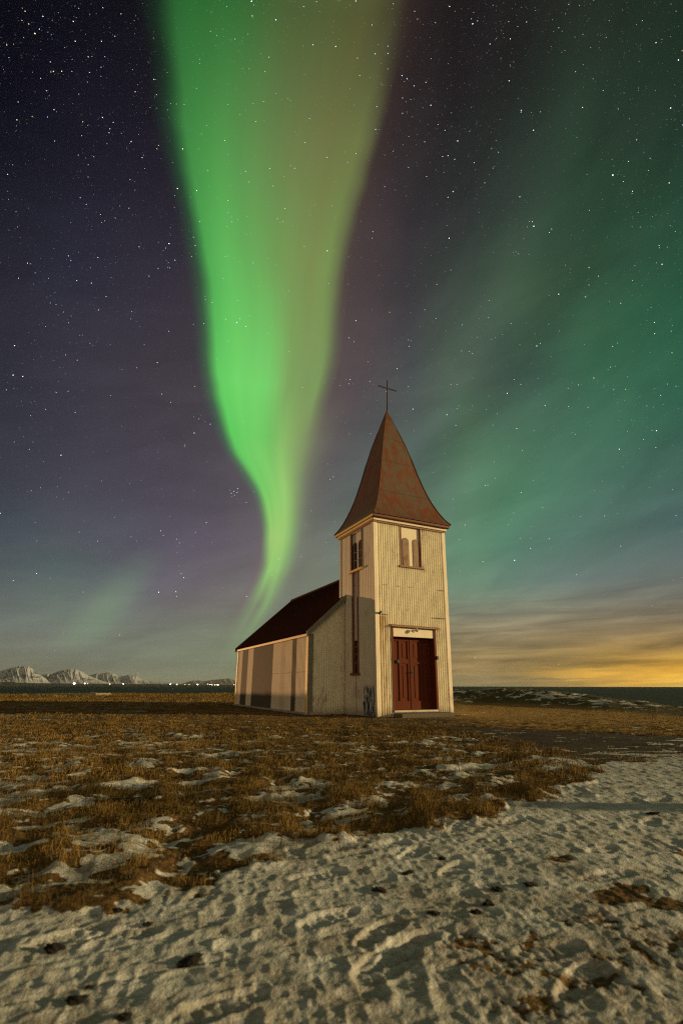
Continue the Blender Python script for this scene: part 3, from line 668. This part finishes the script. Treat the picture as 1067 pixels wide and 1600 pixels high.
# boot prints pressed into the track
PRINTS = []
for k in range(38):
    px = random.uniform(-1.6, 3.2); py = random.uniform(1.75, 5.6)
    PRINTS.append((px, py, random.uniform(.2, 1.0) + (math.pi if random.random() < .5 else 0), random.uniform(.24, .31)))
PRINTS += [(*ground_at(615, 1487), .75, .34), (*ground_at(640, 1480), .75, .3), (*ground_at(500, 1365), .4, .3), (*ground_at(950, 1370), .3, .3), (*ground_at(110, 1465), .7, .3)]
def prints(x, y, z, track):
    for (px, py, an, L) in PRINTS:
        i = np.nonzero((np.abs(x-px) < .3) & (np.abs(y-py) < .3))[0]
        if len(i) == 0: continue
        dx, dy = x[i]-px, y[i]-py
        u = (dx*math.cos(an)+dy*math.sin(an))/(L/2); v_ = (-dx*math.sin(an)+dy*math.cos(an))/(.050 + .008*np.sin(u*2.2))
        q_ = np.sqrt(np.abs(u)**2.6 + np.abs(v_)**2.6 + 1e-9)
        inn = sst(q_, 1.12, .86); rim = np.exp(-((q_-1.22)/.16)**2)
        tread = .004*np.sign(np.sin(u*22))*sst(q_, .95, .8)
        z[i] += track[i]*(-.010*inn + .0025*rim + .25*tread*inn)
    return z

rr = [0.25]
while rr[-1] < 66: rr.append(rr[-1] + max(.0048, rr[-1]*(.0042 if 1.2 < rr[-1] < 40 else .012)))
while rr[-1] < 420: rr.append(rr[-1]*1.07)
rr = np.array(rr)
aa = np.concatenate([np.arange(-180, -62, 4.0), np.arange(-62, -40, 1.0), np.arange(-40, 40, .15), np.arange(40, 62, 1.0), np.arange(62, 180.01, 4.0)])
aa = aa[aa < 180]; na = len(aa); nr = len(rr)
ang = np.radians(aa)
X = np.concatenate([[0.0], np.outer(rr, np.sin(ang)).ravel()]); Y = np.concatenate([[0.0], np.outer(rr, np.cos(ang)).ravel()])
MK = masks(X, Y); Z = height(X, Y, MK); Z = prints(X, Y, Z, MK[2])
i0 = np.arange(nr-1)[:, None]*na + 1; j0 = np.arange(na)[None, :]; j1 = (j0+1) % na
FQ = np.stack([i0+j0, i0+na+j0, i0+na+j1, i0+j1], -1).reshape(-1, 4)[:, ::-1]
FT = np.stack([np.zeros(na, int), 1+np.arange(na), 1+(np.arange(na)+1) % na], -1)[:, ::-1]
ROCK = np.clip((-.6 - Z)*1.2, 0, 1)

m, t, b = material('ground')
pos = t.new('ShaderNodeNewGeometry').outputs['Position']
sn = t.attr('snow')[2]; soil = t.attr('soil')[2]; bk = t.attr('bank')[2]; rk = t.attr('rock')[2]
n1 = t.noise(pos, 34, 4, 0.65); n2 = t.noise(pos, 5, 4, 0.6); n3 = t.noise(pos, 140, 2, 0.6)
snow_c = t.mix(t.step(n2, 0.35, 0.7), (0.57, 0.58, 0.57), (0.40, 0.39, 0.36))
turf = t.mix(t.step(n1, 0.3, 0.7), (0.050, 0.030, 0.011), (0.20, 0.11, 0.030))
turf = t.mix(t.m('MULTIPLY', t.step(n2, 0.5, 0.75), 0.6), turf, (0.055, 0.05, 0.02))
bturf = t.mix(t.step(n1, 0.35, 0.65), (0.040, 0.038, 0.016), (0.10, 0.075, 0.028))
turf = t.mix(t.attr('lawn')[2], turf, t.mix(n1, (0.20, 0.115, 0.030), (0.34, 0.21, 0.060)))
turf = t.mix(bk, turf, bturf)
soil_c = t.mix(t.step(n1, 0.35, 0.7), (0.020, 0.015, 0.010), (0.055, 0.038, 0.022))
base = t.mix(soil, turf, soil_c)
base = t.mix(rk, base, (0.03, 0.026, 0.022))
edge = t.step(t.m('ADD', sn, t.m('MULTIPLY', t.m('SUBTRACT', n1, 0.5), 0.7)), 0.38, 0.58)
col = t.mix(edge, base, snow_c)
grit = t.m('MULTIPLY', t.step(t.noise(pos, 60, 3, 0.75), 0.66, 0.72), 0.8)
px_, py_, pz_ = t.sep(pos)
dn_ = t.m('ADD', t.noise(pos, 2.2, 5, 0.65), t.m('MULTIPLY', t.step(py_, 3.2, 1.7), t.m('ADD', 0.06, t.m('MULTIPLY', t.step(px_, -.6, .5), 0.10))))  # brown dirt noise, boosted near the camera to paint the light falling off
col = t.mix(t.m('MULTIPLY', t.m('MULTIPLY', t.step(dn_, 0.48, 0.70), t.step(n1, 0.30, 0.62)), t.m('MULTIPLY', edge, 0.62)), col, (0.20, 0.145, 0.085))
col = t.mix(t.m('MULTIPLY', grit, edge), col, (0.12, 0.08, 0.045))
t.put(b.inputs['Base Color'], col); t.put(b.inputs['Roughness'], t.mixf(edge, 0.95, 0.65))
b.inputs['Specular IOR Level'].default_value = 0.25
t.put(b.inputs['Normal'], t.bump(t.m('ADD', t.m('MULTIPLY', n1, 1.0), t.m('MULTIPLY', n3, 0.5)), 0.75, 0.012))
M_ground = m
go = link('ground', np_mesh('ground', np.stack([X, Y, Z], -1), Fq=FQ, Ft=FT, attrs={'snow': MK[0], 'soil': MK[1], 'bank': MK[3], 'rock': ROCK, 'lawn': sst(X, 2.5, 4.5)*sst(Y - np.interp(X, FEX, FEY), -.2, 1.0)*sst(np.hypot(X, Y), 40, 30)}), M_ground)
tag(go, 'dry grass headland with a trodden snowy track and dark soil', None, None, 'structure')

# ------------------------------------------------------------------ grass blades
def scatter(r0, r1, dens, az0=-40, az1=40):
    area = R(az1-az0)/2*(r1*r1-r0*r0); n_ = int(area*dens)
    r = np.sqrt(rng.random(n_)*(r1*r1-r0*r0)+r0*r0); a = np.radians(az0 + rng.random(n_)*(az1-az0))
    return r*np.sin(a), r*np.cos(a)
PX, PY, PL, PW = [], [], [], []
for r0, r1, dens, ln, wd in ((1.5, 3.2, 9500, .052, .0020), (3.2, 5.5, 8500, .058, .0027), (5.5, 9, 3800, .058, .0042), (9, 15, 1300, .052, .008), (15, 26, 330, .058, .016), (26, 44, 110, .075, .030), (44, 61, 60, .17, .042)):
    x, y = scatter(r0, r1, dens)
    sn_, so_, tr_, bk_, th_ = masks(x, y)
    lx = (x-O.x)*XL.x + (y-O.y)*XL.y; ly = (x-O.x)*YL.x + (y-O.y)*YL.y
    inside = ((lx > -1.45) & (lx < 4.35) & (ly > 2.2) & (ly < 11.5)) | ((lx > -.05) & (lx < 3.0) & (ly > -.05) & (ly < 2.7)) | ((lx > .5) & (lx < 2.6) & (ly > -.55) & (ly < .1))
    cl = fbm(x*4.5, y*4.5, 3, 3); ed_ = np.interp(x, EDX, EDY) - y
    p = (1-np.clip(sn_*1.15, 0, 1))*(1-so_)*(1-sst(tr_, .45, .95))*np.clip(.25+1.5*(cl-.25), .12, 1)
    p = np.maximum(p, .10*th_*tr_) * ~inside; p = np.maximum(p, .16*sst(ed_, .55, -.1)*tr_*sst(cl, .42, .6)*sst(x, 2.2, 1.2))
    p = p + .16*sst(cl, .38, .60)*(1-tr_)*(sn_ > .5)*~inside
    k = rng.random(len(x)) < p
    x, y = x[k], y[k]; cl = cl[k]
    PX.append(x); PY.append(y); PL.append(ln*(.45+1.2*rng.random(len(x)))*np.clip(.3+2.2*(cl-.22), .35, 2.1)*np.where(tr_[k] > .5, .35, 1)*np.where(bk_[k] > .5, .9, 1)*(1 - .45*sst(np.hypot(x-1.5, y-17), 9, 3.5))*np.where((x > 2.5) & (y > np.interp(x, FEX, FEY)), .55, 1)); PW.append(np.full(len(x), wd)*(.6+.8*rng.random(len(x))))
x = np.concatenate(PX); y = np.concatenate(PY); L = np.concatenate(PL); Wd = np.concatenate(PW)
mk = masks(x, y); z = height(x, y, mk) - .004
rr_ = np.hypot(x, y)
keep = (z > -.7); x, y, L, Wd, z, rr_ = [q_[keep] for q_ in (x, y, L, Wd, z, rr_)]
bkk = mk[3][keep]
N = len(x)
phi = rng.random(N)*2*math.pi; lean = .45 + .95*rng.random(N)
tdx = np.cos(phi)*lean*.8 + .25 + .5*(fbm(x*1.3, y*1.3, 1, 2)-.5); tdy = np.sin(phi)*lean*.8 - .10
pa = rng.random(N)*math.pi; wx, wy = np.cos(pa), np.sin(pa)
P0 = np.stack([x, y, z], -1); Wv = np.stack([wx*Wd, wy*Wd, np.zeros(N)], -1)
up1 = np.stack([tdx*L*.22, tdy*L*.22, L*.52], -1); up2 = np.stack([tdx*L*.75, tdy*L*.75, L*np.maximum(.12, .92-.55*lean)], -1)
V = np.stack([P0-Wv*.5, P0+Wv*.5, P0+up1+Wv*.38, P0+up1-Wv*.38, P0+up2], 1).reshape(-1, 3)
bi = np.arange(N)[:, None]*5
hue = np.repeat(np.clip(.22*((x > 2.5) & (y > np.interp(x, FEX, FEY)))*(1-bkk) + rng.random(N)*.42 + 1.35*(.5*fbm(x*.9, y*.9, 6, 3)+.5*fbm(x*3.6, y*3.6, 1, 3)-.30), 0, 1), 5)
m, t, b = material('dry_grass')
h = t.attr('hue')[2]; bkn = t.attr('bank')[2]
c, _ = t.ramp(h, [(0, (0.035, 0.032, 0.011)), (.35, (0.105, 0.066, 0.018)), (.65, (0.195, 0.122, 0.032)), (1, (0.31, 0.20, 0.062))])
c2, _ = t.ramp(h, [(0, (0.035, 0.042, 0.016)), (.5, (0.085, 0.075, 0.026)), (1, (0.20, 0.13, 0.045))])
t.put(b.inputs['Base Color'], t.mix(bkn, c, c2)); b.inputs['Roughness'].default_value = 0.8; b.inputs['Specular IOR Level'].default_value = 0.15
grass = link('grass', np_mesh('grass', V, Fq=bi+np.array([0, 1, 2, 3]), Ft=bi+np.array([3, 2, 4]), smooth=False, attrs={'hue': hue, 'bank': np.repeat(bkk, 5)}), m)
tag(grass, 'short dry brown grass in tufts over the headland', 'grass', None, 'stuff')
print('blades', N, 'ground verts', len(X))

# ------------------------------------------------------------------ sea
m, t, b = material('sea_water')
pos = t.new('ShaderNodeNewGeometry').outputs['Position']
t.put(b.inputs['Base Color'], t.mix(t.noise(t.scale(pos, (.002, .012, 1)), 1.0, 4), (0.016, 0.032, 0.030), (0.030, 0.050, 0.045)))
b.inputs['Roughness'].default_value = 0.75; b.inputs['Specular IOR Level'].default_value = 0.06
t.put(b.inputs['Normal'], t.bump(t.noise(t.scale(pos, (.12, .3, 1)), 1.0, 5), 0.5, 0.6))
q = MB(); vs = [q.v(p) for p in ((-60000, -500, -6), (60000, -500, -6), (60000, 60000, -6), (-60000, 60000, -6))]; q.bm.faces.new(vs)
tag(q.build('sea', m), 'dark flat sea reaching the horizon', None, None, 'structure')

# ------------------------------------------------------------------ mountains across the bay
def ridge(name, prof, dist, depth, az_pad, mat, label, seed, rough):
    xs = [p[0] for p in prof]; A = np.array([azel(*p)[0] for p in prof]); E = np.array([azel(*p)[1] for p in prof])
    az = np.linspace(A[0], A[-1], 420); ee = np.interp(az, A, E); ee = np.maximum(0, ee + .06*np.clip(ee, 0, 1)*(fbm(az*5 + seed, az*0 + seed, 3, 4, .6) - .5)*2*min(1, rough*2))
    crest = np.tan(np.radians(ee))*(dist/np.cos(np.radians(az))) + EYE
    nd = 90; fr = np.linspace(0, 1, nd)
    V = []
    for i, a in enumerate(az):
        ar = math.radians(a); dd = dist/math.cos(ar)
        q_ = np.linspace(-1, 1, nd)                             # -1 shore side, 0 crest, 1 far side
        rad = dd + q_*depth
        s_ = a*2.4
        sk = s_ + 1.6*q_                                        # gullies run slantwise down the flank
        gul = np.abs(vnoise(sk*.8 + seed, q_*.5 + seed, 2)*2-1)*.5 + np.abs(vnoise(sk*2.1, q_*1.1 + seed, 3)*2-1)*.32 + np.abs(vnoise(sk*5., q_*2.5+seed, 4)*2-1)*.18
        body = 1-np.abs(q_)
        zz = crest[i]*np.clip(body*(1 - rough*np.minimum(body, 1-body)*2.0*gul), 0, 1) - 6.5*(np.abs(q_)**6)
        for k in range(nd): V.append((rad[k]*math.sin(ar), rad[k]*math.cos(ar), zz[k]))
    F = [(i*nd+k, i*nd+k+1, (i+1)*nd+k+1, (i+1)*nd+k) for i in range(len(az)-1) for k in range(nd-1)]
    o = link(name, np_mesh(name, V, Fq=F), mat); tag(o, label, None, None, 'structure'); return o
def mountain_mat(name, snow, rock, amt):
    m, t, b = material(name)
    g = t.new('ShaderNodeNewGeometry'); pos = g.outputs['Position']; nz = t.sep(g.outputs['Normal'])[2]; zz = t.sep(pos)[2]
    n1 = t.noise(t.scale(pos, (1, .35, 1.6)), .0060, 5, .62, 1.2); n2 = t.noise(t.scale(pos, (1, 1, 3)), .016, 5, .65)
    k = t.m('ADD', t.m('ADD', t.m('MULTIPLY', n1, .9), t.m('MULTIPLY', n2, .5)), t.m('MULTIPLY', t.m('SUBTRACT', 0.86, nz), -.6))
    c = t.mix(t.step(k, amt, amt+.10), rock, snow)
    c = t.mix(t.step(zz, 22, 6), c, rock)
    t.put(b.inputs['Base Color'], c); b.inputs['Roughness'].default_value = .9; b.inputs['Specular IOR Level'].default_value = .1
    return m
MM = mountain_mat('snowy_rock', (0.42, 0.45, 0.50), (0.07, 0.078, 0.088), .60)
P1 = [(-40,1056),(-14,1049),(0,1050),(14,1045),(30,1042),(45,1041.5),(50,1045),(58,1052),(70,1060),(78,1065),(84,1068),(90,1069.5)]
P2 = [(66,1069.5),(72,1062),(80,1054),(90,1050),(100,1047),(110,1046.3),(119,1046.6),(130,1051),(138,1056),(150,1061),(165,1066),(175,1069.5)]
P3 = [(40,1064),(56,1058),(66,1054),(76,1053.5),(90,1056),(120,1056),(140,1056),(152,1053),(160,1052.5),(168,1051.5),(172,1050.8),(178,1053),(186,1056.5),(195,1056.5),(198,1055.5),(201,1055),(214,1055.3),(216,1058),(222,1061.5),(230,1064),(245,1066),(265,1067.5),(300,1069.5)]
P4 = [(280,1069.5),(292,1066.5),(302,1063.8),(312,1063.5),(322,1064.5),(335,1062.2),(350,1061),(358,1060.2),(364,1062.5),(372,1064.5),(400,1066),(440,1069)]
P5 = [(700,1070),(760,1067),(815,1065.5),(830,1062),(845,1061),(856,1063),(868,1068),(874,1070.5)]
ridge('mountain', P1, 8600, 900, 0, MM, 'left snowy mountain with a dark ridge across the bay', 3.1, .36)
ridge('mountain', P2, 8900, 800, 0, MM, 'middle snowy mountain with a flat dark crest across the bay', 9.7, .36)
ridge('mountain', P3, 10800, 1000, 0, mountain_mat('far_snowy_rock', (0.36, 0.39, 0.43), (0.075, 0.083, 0.092), .57), 'low stepped snowy mountain behind the two big ones', 5.2, .7)
M_hill = mountain_mat('far_rock', (0.22, 0.23, 0.22), (0.09, 0.095, 0.09), .7)
ridge('far_hills', P4, 19000, 1600, 0, M_hill, 'faint far hills on the horizon left of the church', 1.4, .6)
#ridge('far_hills', P5, 24000, 2000, 0, M_hill, 'faint low hill under the yellow glow on the right', 7.4, .5)
# low shore in front of them
shp = [(-60,1066.5),(0,1066.5),(20,1066.3),(28,1068),(60,1068.6),(120,1068.8),(200,1069.2),(300,1069.8),(380,1070.2),(480,1070.6)]
ridge('shore', shp, 6200, 260, 0, mountain_mat('shore_rock', (0.20, 0.19, 0.17), (0.05, 0.048, 0.04), .8), 'low dark shore below the mountains', 4.4, .3)

# lights along the shore, and one floodlight on the near shore just left of the view
def emit(name, col, s):
    m, t, b = material(name); b.inputs['Base Color'].default_value = (.1, .1, .1, 1)
    b.inputs['Emission Color'].default_value = (*col, 1); b.inputs['Emission Strength'].default_value = s; m.cycles.emission_sampling = 'NONE'; return m
def shore_light(x, y, r, col, s, label):
    D = 5900.0; a, e = azel(x, y); ar = R(a); dd = D/math.cos(ar); px, py = dd*math.sin(ar), dd*math.cos(ar); z = math.tan(R(e))*dd + EYE
    z0 = -6.0
    o = bpy.data.objects.new('harbour_light', None); C.objects.link(o); o.location = (px, py, z0)
    tag(o, label, 'light', 'lights along the far shore')
    q = MB(); q.tube((0, 0, 0), (0, 0, z - z0), 1.2, .8, 6); q.build('mast', M_iron, o)
    q = MB(); q.ball((0, 0, z - z0), r, 2, (1.25, 1, .8)); q.build('lamp', emit('lamp_glow', col, s), o, smooth=True)
WHT, WRM, YEL, ORG, RED, BLU = (1, .95, .85), (1, .82, .55), (1, .75, .3), (1, .5, .12), (1, .25, .15), (.75, .85, 1)
for a in ((116.5, 1068.9, 10, WHT, 14, 'biggest white shore light, below the middle snowy mountain'),
          (133, 1068.8, 5.5, WHT, 12, 'white shore light right of the biggest one'),
          (137.5, 1069, 3.5, ORG, 5, 'tiny orange shore light touching the white one'),
          (172, 1069.6, 4.2, (1, .6, .4), 7, 'small reddish shore light alone between two white ones'),
          (193, 1069.4, 4.6, WHT, 10, 'white shore light alone at the right end of the snowy mountains'),
          (266.5, 1069.8, 5.5, WHT, 11, 'white shore light leftmost in front of the faint far hills'),
          (276.5, 1069.9, 5.5, WRM, 7, 'wide yellowish shore light beside a white one'),
          (289.5, 1070, 4.0, YEL, 2.5, 'dim yellow shore light left of a dim greenish one'),
          (296, 1070, 4.0, (.8, .8, .3), 2.5, 'dim greenish yellow shore light'),
          (309, 1070, 6.0, BLU, 13, 'bright bluish white shore light in mid row'),
          (325, 1069.5, 5.0, RED, 7, 'red shore light left of a close row of small white ones'),
          (328.5, 1070.2, 3.5, WHT, 7, 'small white shore light just right of the red one'),
          (331.5, 1070.6, 3.5, WRM, 7, 'small low warm shore light, second right of the red one'),
          (336, 1070.5, 4.2, YEL, 8, 'yellow shore light in the group by the church'),
          (338.8, 1070.5, 3.4, YEL, 5, 'smaller yellow shore light in the middle of the group by the church'),
          (341, 1070.6, 4.2, WHT, 9, 'white shore light at the right end of the group by the church'),
          (366, 1070.2, 3.6, YEL, 4, 'dim yellow shore light close to the church wall')):
    shore_light(*a)

# near floodlight that rakes the left walls
FLP = Vector((-79.5, 103.0, -0.70))
q = MB(); q.tube((0, 0, -5.2), (0, 0, -0.85), .09, .06, 10); fl = q.build('floodlight', M_iron); fl.location = (FLP.x, FLP.y, 0)
tag(fl, 'floodlight mast on the low shore beyond the left edge of the view', 'light')
q = MB(); q.box(-.22, .22, -.12, .12, -.87, -.57); q.build('lamp_head', M_iron, fl, .02)
li = bpy.data.lights.new('floodlight_beam', 'SPOT'); lo = bpy.data.objects.new('floodlight_beam', li); C.objects.link(lo)
tgt = Vector((-1.5, 19.5, 2.6)); dv = (tgt - FLP).normalized()
lo.location = FLP + dv*.35
lo.rotation_euler = (-dv).to_track_quat('Z', 'Y').to_euler()
li.energy = 380000; li.color = (1.0, .55, .23); li.spot_size = R(16); li.spot_blend = .4; li.shadow_soft_size = .2

# ------------------------------------------------------------------ low wall at the far edge on the left, post beyond the right edge
def gz(x, y): return float(height(np.array([x]), np.array([y]))[0])
x0, y0 = ground_at(20, 1092, 0.0); D = 44.0
a0 = azel(18, 1085)[0]; a1 = azel(157, 1085)[0]
q = MB(); xa, xb = D*math.tan(R(a0)), D*math.tan(R(a1))
q.hexa([(xa, D+1.5, -.3), (xb, D, -.3), (xb+.1, D+3, -.3), (xa, D+4.5, -.3), (xa+.2, D+1.7, .14), (xb-.5, D+.2, .24), (xb-.4, D+2.8, .24), (xa+.2, D+4.3, .14)])
lw = q.build('concrete_slab', weathered('pale_concrete', (0.26, 0.21, 0.14), (0.15, 0.10, 0.06), .5, 0.0, rough=.9), None, .03)
tag(lw, 'long low pale slab in the grass at the far edge of the headland', 'slab')
q = MB(); q.tube((0, 0, -.3), (0, 0, 1.06), .15, .13, 12); q.ball((0, 0, 1.06), .13, 2, (1, 1, .5))
po = q.build('stone_post', M_concrete, None, 0); po.location = (8.9, 3.74, gz(8.9, 3.74)); tag(po, 'short round stone post right of the view that shades a strip of snow', 'post')

# ------------------------------------------------------------------ dark clods lying on the snow
M_clod = weathered('dark_clod', (0.010, 0.008, 0.006), (0.022, 0.016, 0.010), .5, 0, rough=.95, scale=8)
def clod(px, py, wpx, hpx, rot, label):
    x, y = ground_at(px, py, 0.0); z = gz(x, y); x, y = ground_at(px, py, z + .01); z = gz(x, y)
    dist = math.hypot(x, y); s = wpx/F_PX*dist*.80; h_ = max(.4, hpx/wpx)
    bm = bmesh.new(); bmesh.ops.create_icosphere(bm, subdivisions=3, radius=.5)
    ph = random.random()*9
    for v in bm.verts:
        k = 1 + .30*math.sin(v.co.x*7+ph)*math.sin(v.co.y*8+ph*2) + .22*math.sin(v.co.z*15+v.co.x*11+ph) + .12*math.sin(v.co.y*27+ph)
        v.co = Vector((v.co.x*k*s, v.co.y*k*s*.75, v.co.z*k*s*.55*h_))
    me = bpy.data.meshes.new('earth_clod'); bm.to_mesh(me); bm.free()
    o = link('earth_clod', me, M_clod); o.location = (x, y, z + s*.10*h_); o.rotation_euler = (random.uniform(-.2, .2), random.uniform(-.2, .2), rot)
    tag(o, label, 'clod', 'dark clods on the trodden snow')
for a in ((298, 1500, 34, 22, .8, 'largest dark clod, long and slanting, on the snow at lower left'),
          (86, 1482, 22, 18, .2, 'round dark clod on the snow nearest the left edge'),
          (121, 1559, 24, 15, .3, 'dark clod on the snow below the round left one'),
          (232, 1441, 14, 9, .3, 'small dark clod just below the grass edge at left'),
          (186, 1417, 12, 9, .0, 'small dark clod touching the grass edge above the left snow'),
          (196, 1583, 20, 14, .4, 'dark clod near the bottom edge left of the middle'),
          (142, 1536, 10, 8, .0, 'tiny dark clod between the round clod and the bottom edge'),
          (595, 1388, 26, 9, .2, 'flat dark clod at the centre of the snow below the grass tussock'),
          (636, 1361, 18, 8, .1, 'small dark clod right of the flat central one, nearer the grass'),
          (679, 1424, 18, 10, .1, 'dark clod alone in the middle of the snow right of centre'),
          (778, 1385, 20, 13, .7, 'dark slanting clod, upper of the stepped group at right'),
          (762, 1410, 20, 14, .6, 'brown clod in the middle of the stepped group at right'),
          (745, 1422, 18, 12, .3, 'dark clod, lowest of the stepped group at right'),
          (829, 1377, 24, 11, .2, 'wide dark clod in a boot print at right'),
          (692, 1336, 12, 8, .2, 'small dark clod just in front of the grass edge at centre right'),
          (1020, 1268, 18, 6, .0, 'thin dark clod near the right edge above the shadow strip')):
    clod(*a)

# ------------------------------------------------------------------ stars
BR = [(391,2,.9,0),(429,31,.8,0),(487,70,.7,1),(53,53,.9,2),(113,34,.8,1),(116,65,.7,2),(157,65,.6,0),(82,112,.7,0),(95,112,.7,2),(78,113,.5,0),(62,123,.6,1),(27,160,.6,1),(83,172,.7,2),(25,188,.7,2),(128,191,.6,2),(159,184,.7,0),(169,208,.6,0),(84,221,.6,1),(244,233,.6,0),(284,233,.8,2),(121,243,.5,0),(276,295,.9,0),(306,298,.8,0),(202,281,.6,1),(398,190,.6,1),(410,159,.6,1),(475,223,.7,1),(509,246,.6,0),(510,392,.9,0),(263,381,1.1,0),(258,388,.6,1),(264,419,.6,1),(246,420,.6,1),(261,418,.5,1),(262,411,.5,1),(254,392,.4,1),(232,432,.7,1),(152,403,.7,1),(142,443,.7,0),(165,464,.7,1),(369,504,1.0,1),(22,541,.9,0),(320,468,.6,1),(263,518,.7,1),(301,371,.6,0),(361,347,.7,1),(432,342,.6,0),(245,567,.9,1),(20,587,.9,0),(35,589,.9,2),(266,629,.7,1),(303,677,1.0,1),(310,655,.7,1),(328,663,.9,1),(95,712,.9,0),(0,803,1.0,1),(365,768,.8,1),(371,764,.8,1),(361,771,.9,1),(366,774,.7,1),(359,766,.6,1),(369,770,.7,1),(371,769,.5,1),(362,776,.5,1),(322,817,.7,0),(251,830,.7,0),(255,837,.6,0),(276,843,.6,2),(280,849,.6,0),(248,926,1.1,2),(275,925,.8,0),(276,932,.6,0),(287,903,.7,0),(283,897,.6,0),(262,948,.0,0),(57,897,.7,0),(21,908,.6,0),(130,926,.6,2),(385,932,.8,1),(187,993,.5,0),
 (644,639,1.0,1),(697,648,1.0,1),(711,664,.9,1),(837,540,1.0,1),(791,614,.9,0),(806,669,.8,0),(1024,672,.9,0),(966,701,.8,0),(638,541,.8,1),(803,875,1.1,1),(726,820,.7,0),(813,769,.7,0),(828,856,.7,0),(555,501,.9,1),(544,528,.8,1),(552,534,.6,1),(546,593,.8,1),(955,273,1.4,1),(810,307,.8,1),(706,299,.9,1),(700,372,1.1,0),(832,353,1.0,0),(812,172,.8,1),(831,203,.9,1),(736,37,.8,0),(700,10,.7,2),(1022,66,.7,2),(1057,93,.8,0),(1045,168,.8,0),(713,220,.9,2),(698,243,.8,1),(871,459,.9,2),(1043,285,.8,2),(1032,412,.8,2),(626,118,.8,1),(634,123,.7,1),(645,134,.7,1),(604,72,.6,1),(584,84,.7,1),(627,153,.6,2),(585,202,.8,1),(581,362,.7,1),(580,372,.6,1),(793,126,.7,0),(820,34,.5,0),(926,590,.7,0),(850,633,.7,0),(757,758,.6,0),(602,612,.6,1),(637,604,.6,0),(578,677,.5,0),(520,745,.7,1),(515,749,.7,1),(632,706,.6,0)]
DST = 40000.0
def star_dirs():
    out = []
    for x, y, s, c in BR:
        if s <= 0: continue
        r = pix_ray(x, y); out.append((r/np.linalg.norm(r), s, c))
    k = 0
    while k < 12000:
        x = rng.uniform(-150, 1217); y = rng.uniform(-200, 1050)
        e = azel(x, y)[1]
        if rng.random() > np.clip((e - 1)/26, .05, 1) * (1.0 if y > 30 else .9): k += 1; continue
        cl = float(fbm(np.array([x/90.]), np.array([y/90.]), 2, 3)[0])
        if rng.random() > np.clip(.35 + 2.2*(cl-.32), .15, 1): k += 1; continue
        r = pix_ray(x, y)
        mag = .03 + .62*rng.random()**8.0 + .10*rng.random()
        out.append((r/np.linalg.norm(r), mag, rng.choice([0, 0, 1, 1, 2, 3], p=None))); k += 1
    return out
SD = star_dirs()
octv = np.array([(1,0,0),(-1,0,0),(0,1,0),(0,-1,0),(0,0,1),(0,0,-1)], float)
octf = np.array([(0,2,4),(2,1,4),(1,3,4),(3,0,4),(2,0,5),(1,2,5),(3,1,5),(0,3,5)])
V = []; Fq = []; hu = []; st_ = []
for i, (dr, mag, c) in enumerate(SD):
    rad = DST*(.00020 + .00058*min(mag, 1.3)**1.1)
    V.append(octv*rad + dr*DST + np.array([0, 0, EYE])); Fq.append(octf + 6*i)
    hu += [{0: .5, 1: .1, 2: .8, 3: .95}[int(c)]]*6; st_ += [.40 + 3.2*mag]*6
m = bpy.data.materials.new('starlight'); m.use_nodes = True; m.node_tree.nodes.clear(); t = NT(m.node_tree)
c, _ = t.ramp(t.attr('hue')[2], [(0, (.45, .65, 1)), (.5, (.95, .97, 1)), (.8, (1, .82, .55)), (1, (1, .62, .25))])
em = t.new('ShaderNodeEmission'); t.put(em.inputs[0], c); t.put(em.inputs[1], t.attr('power')[2])
oo = t.new('ShaderNodeOutputMaterial'); t.l.new(em.outputs[0], oo.inputs[0]); m.cycles.emission_sampling = 'NONE'
tag(link('stars', np_mesh('stars', np.concatenate(V), Ft=np.concatenate(Fq), smooth=False, attrs={'hue': hu, 'power': st_}), m), 'stars scattered over the night sky', 'stars', None, 'stuff')

# ------------------------------------------------------------------ the air
m = bpy.data.materials.new('haze_air'); m.use_nodes = True; m.node_tree.nodes.clear(); t = NT(m.node_tree)
pv = t.new('ShaderNodeVolumePrincipled'); pv.inputs['Color'].default_value = (.92, .95, 1, 1); pv.inputs['Density'].default_value = 0.000008; pv.inputs['Anisotropy'].default_value = 0.0
oo = t.new('ShaderNodeOutputMaterial'); t.l.new(pv.outputs[0], oo.inputs['Volume'])
q = MB(); q.box(-17000, 17000, -600, 27000, -16, 380); tag(q.build('haze', m), 'thin night air that pales the far mountains', None, None, 'stuff')
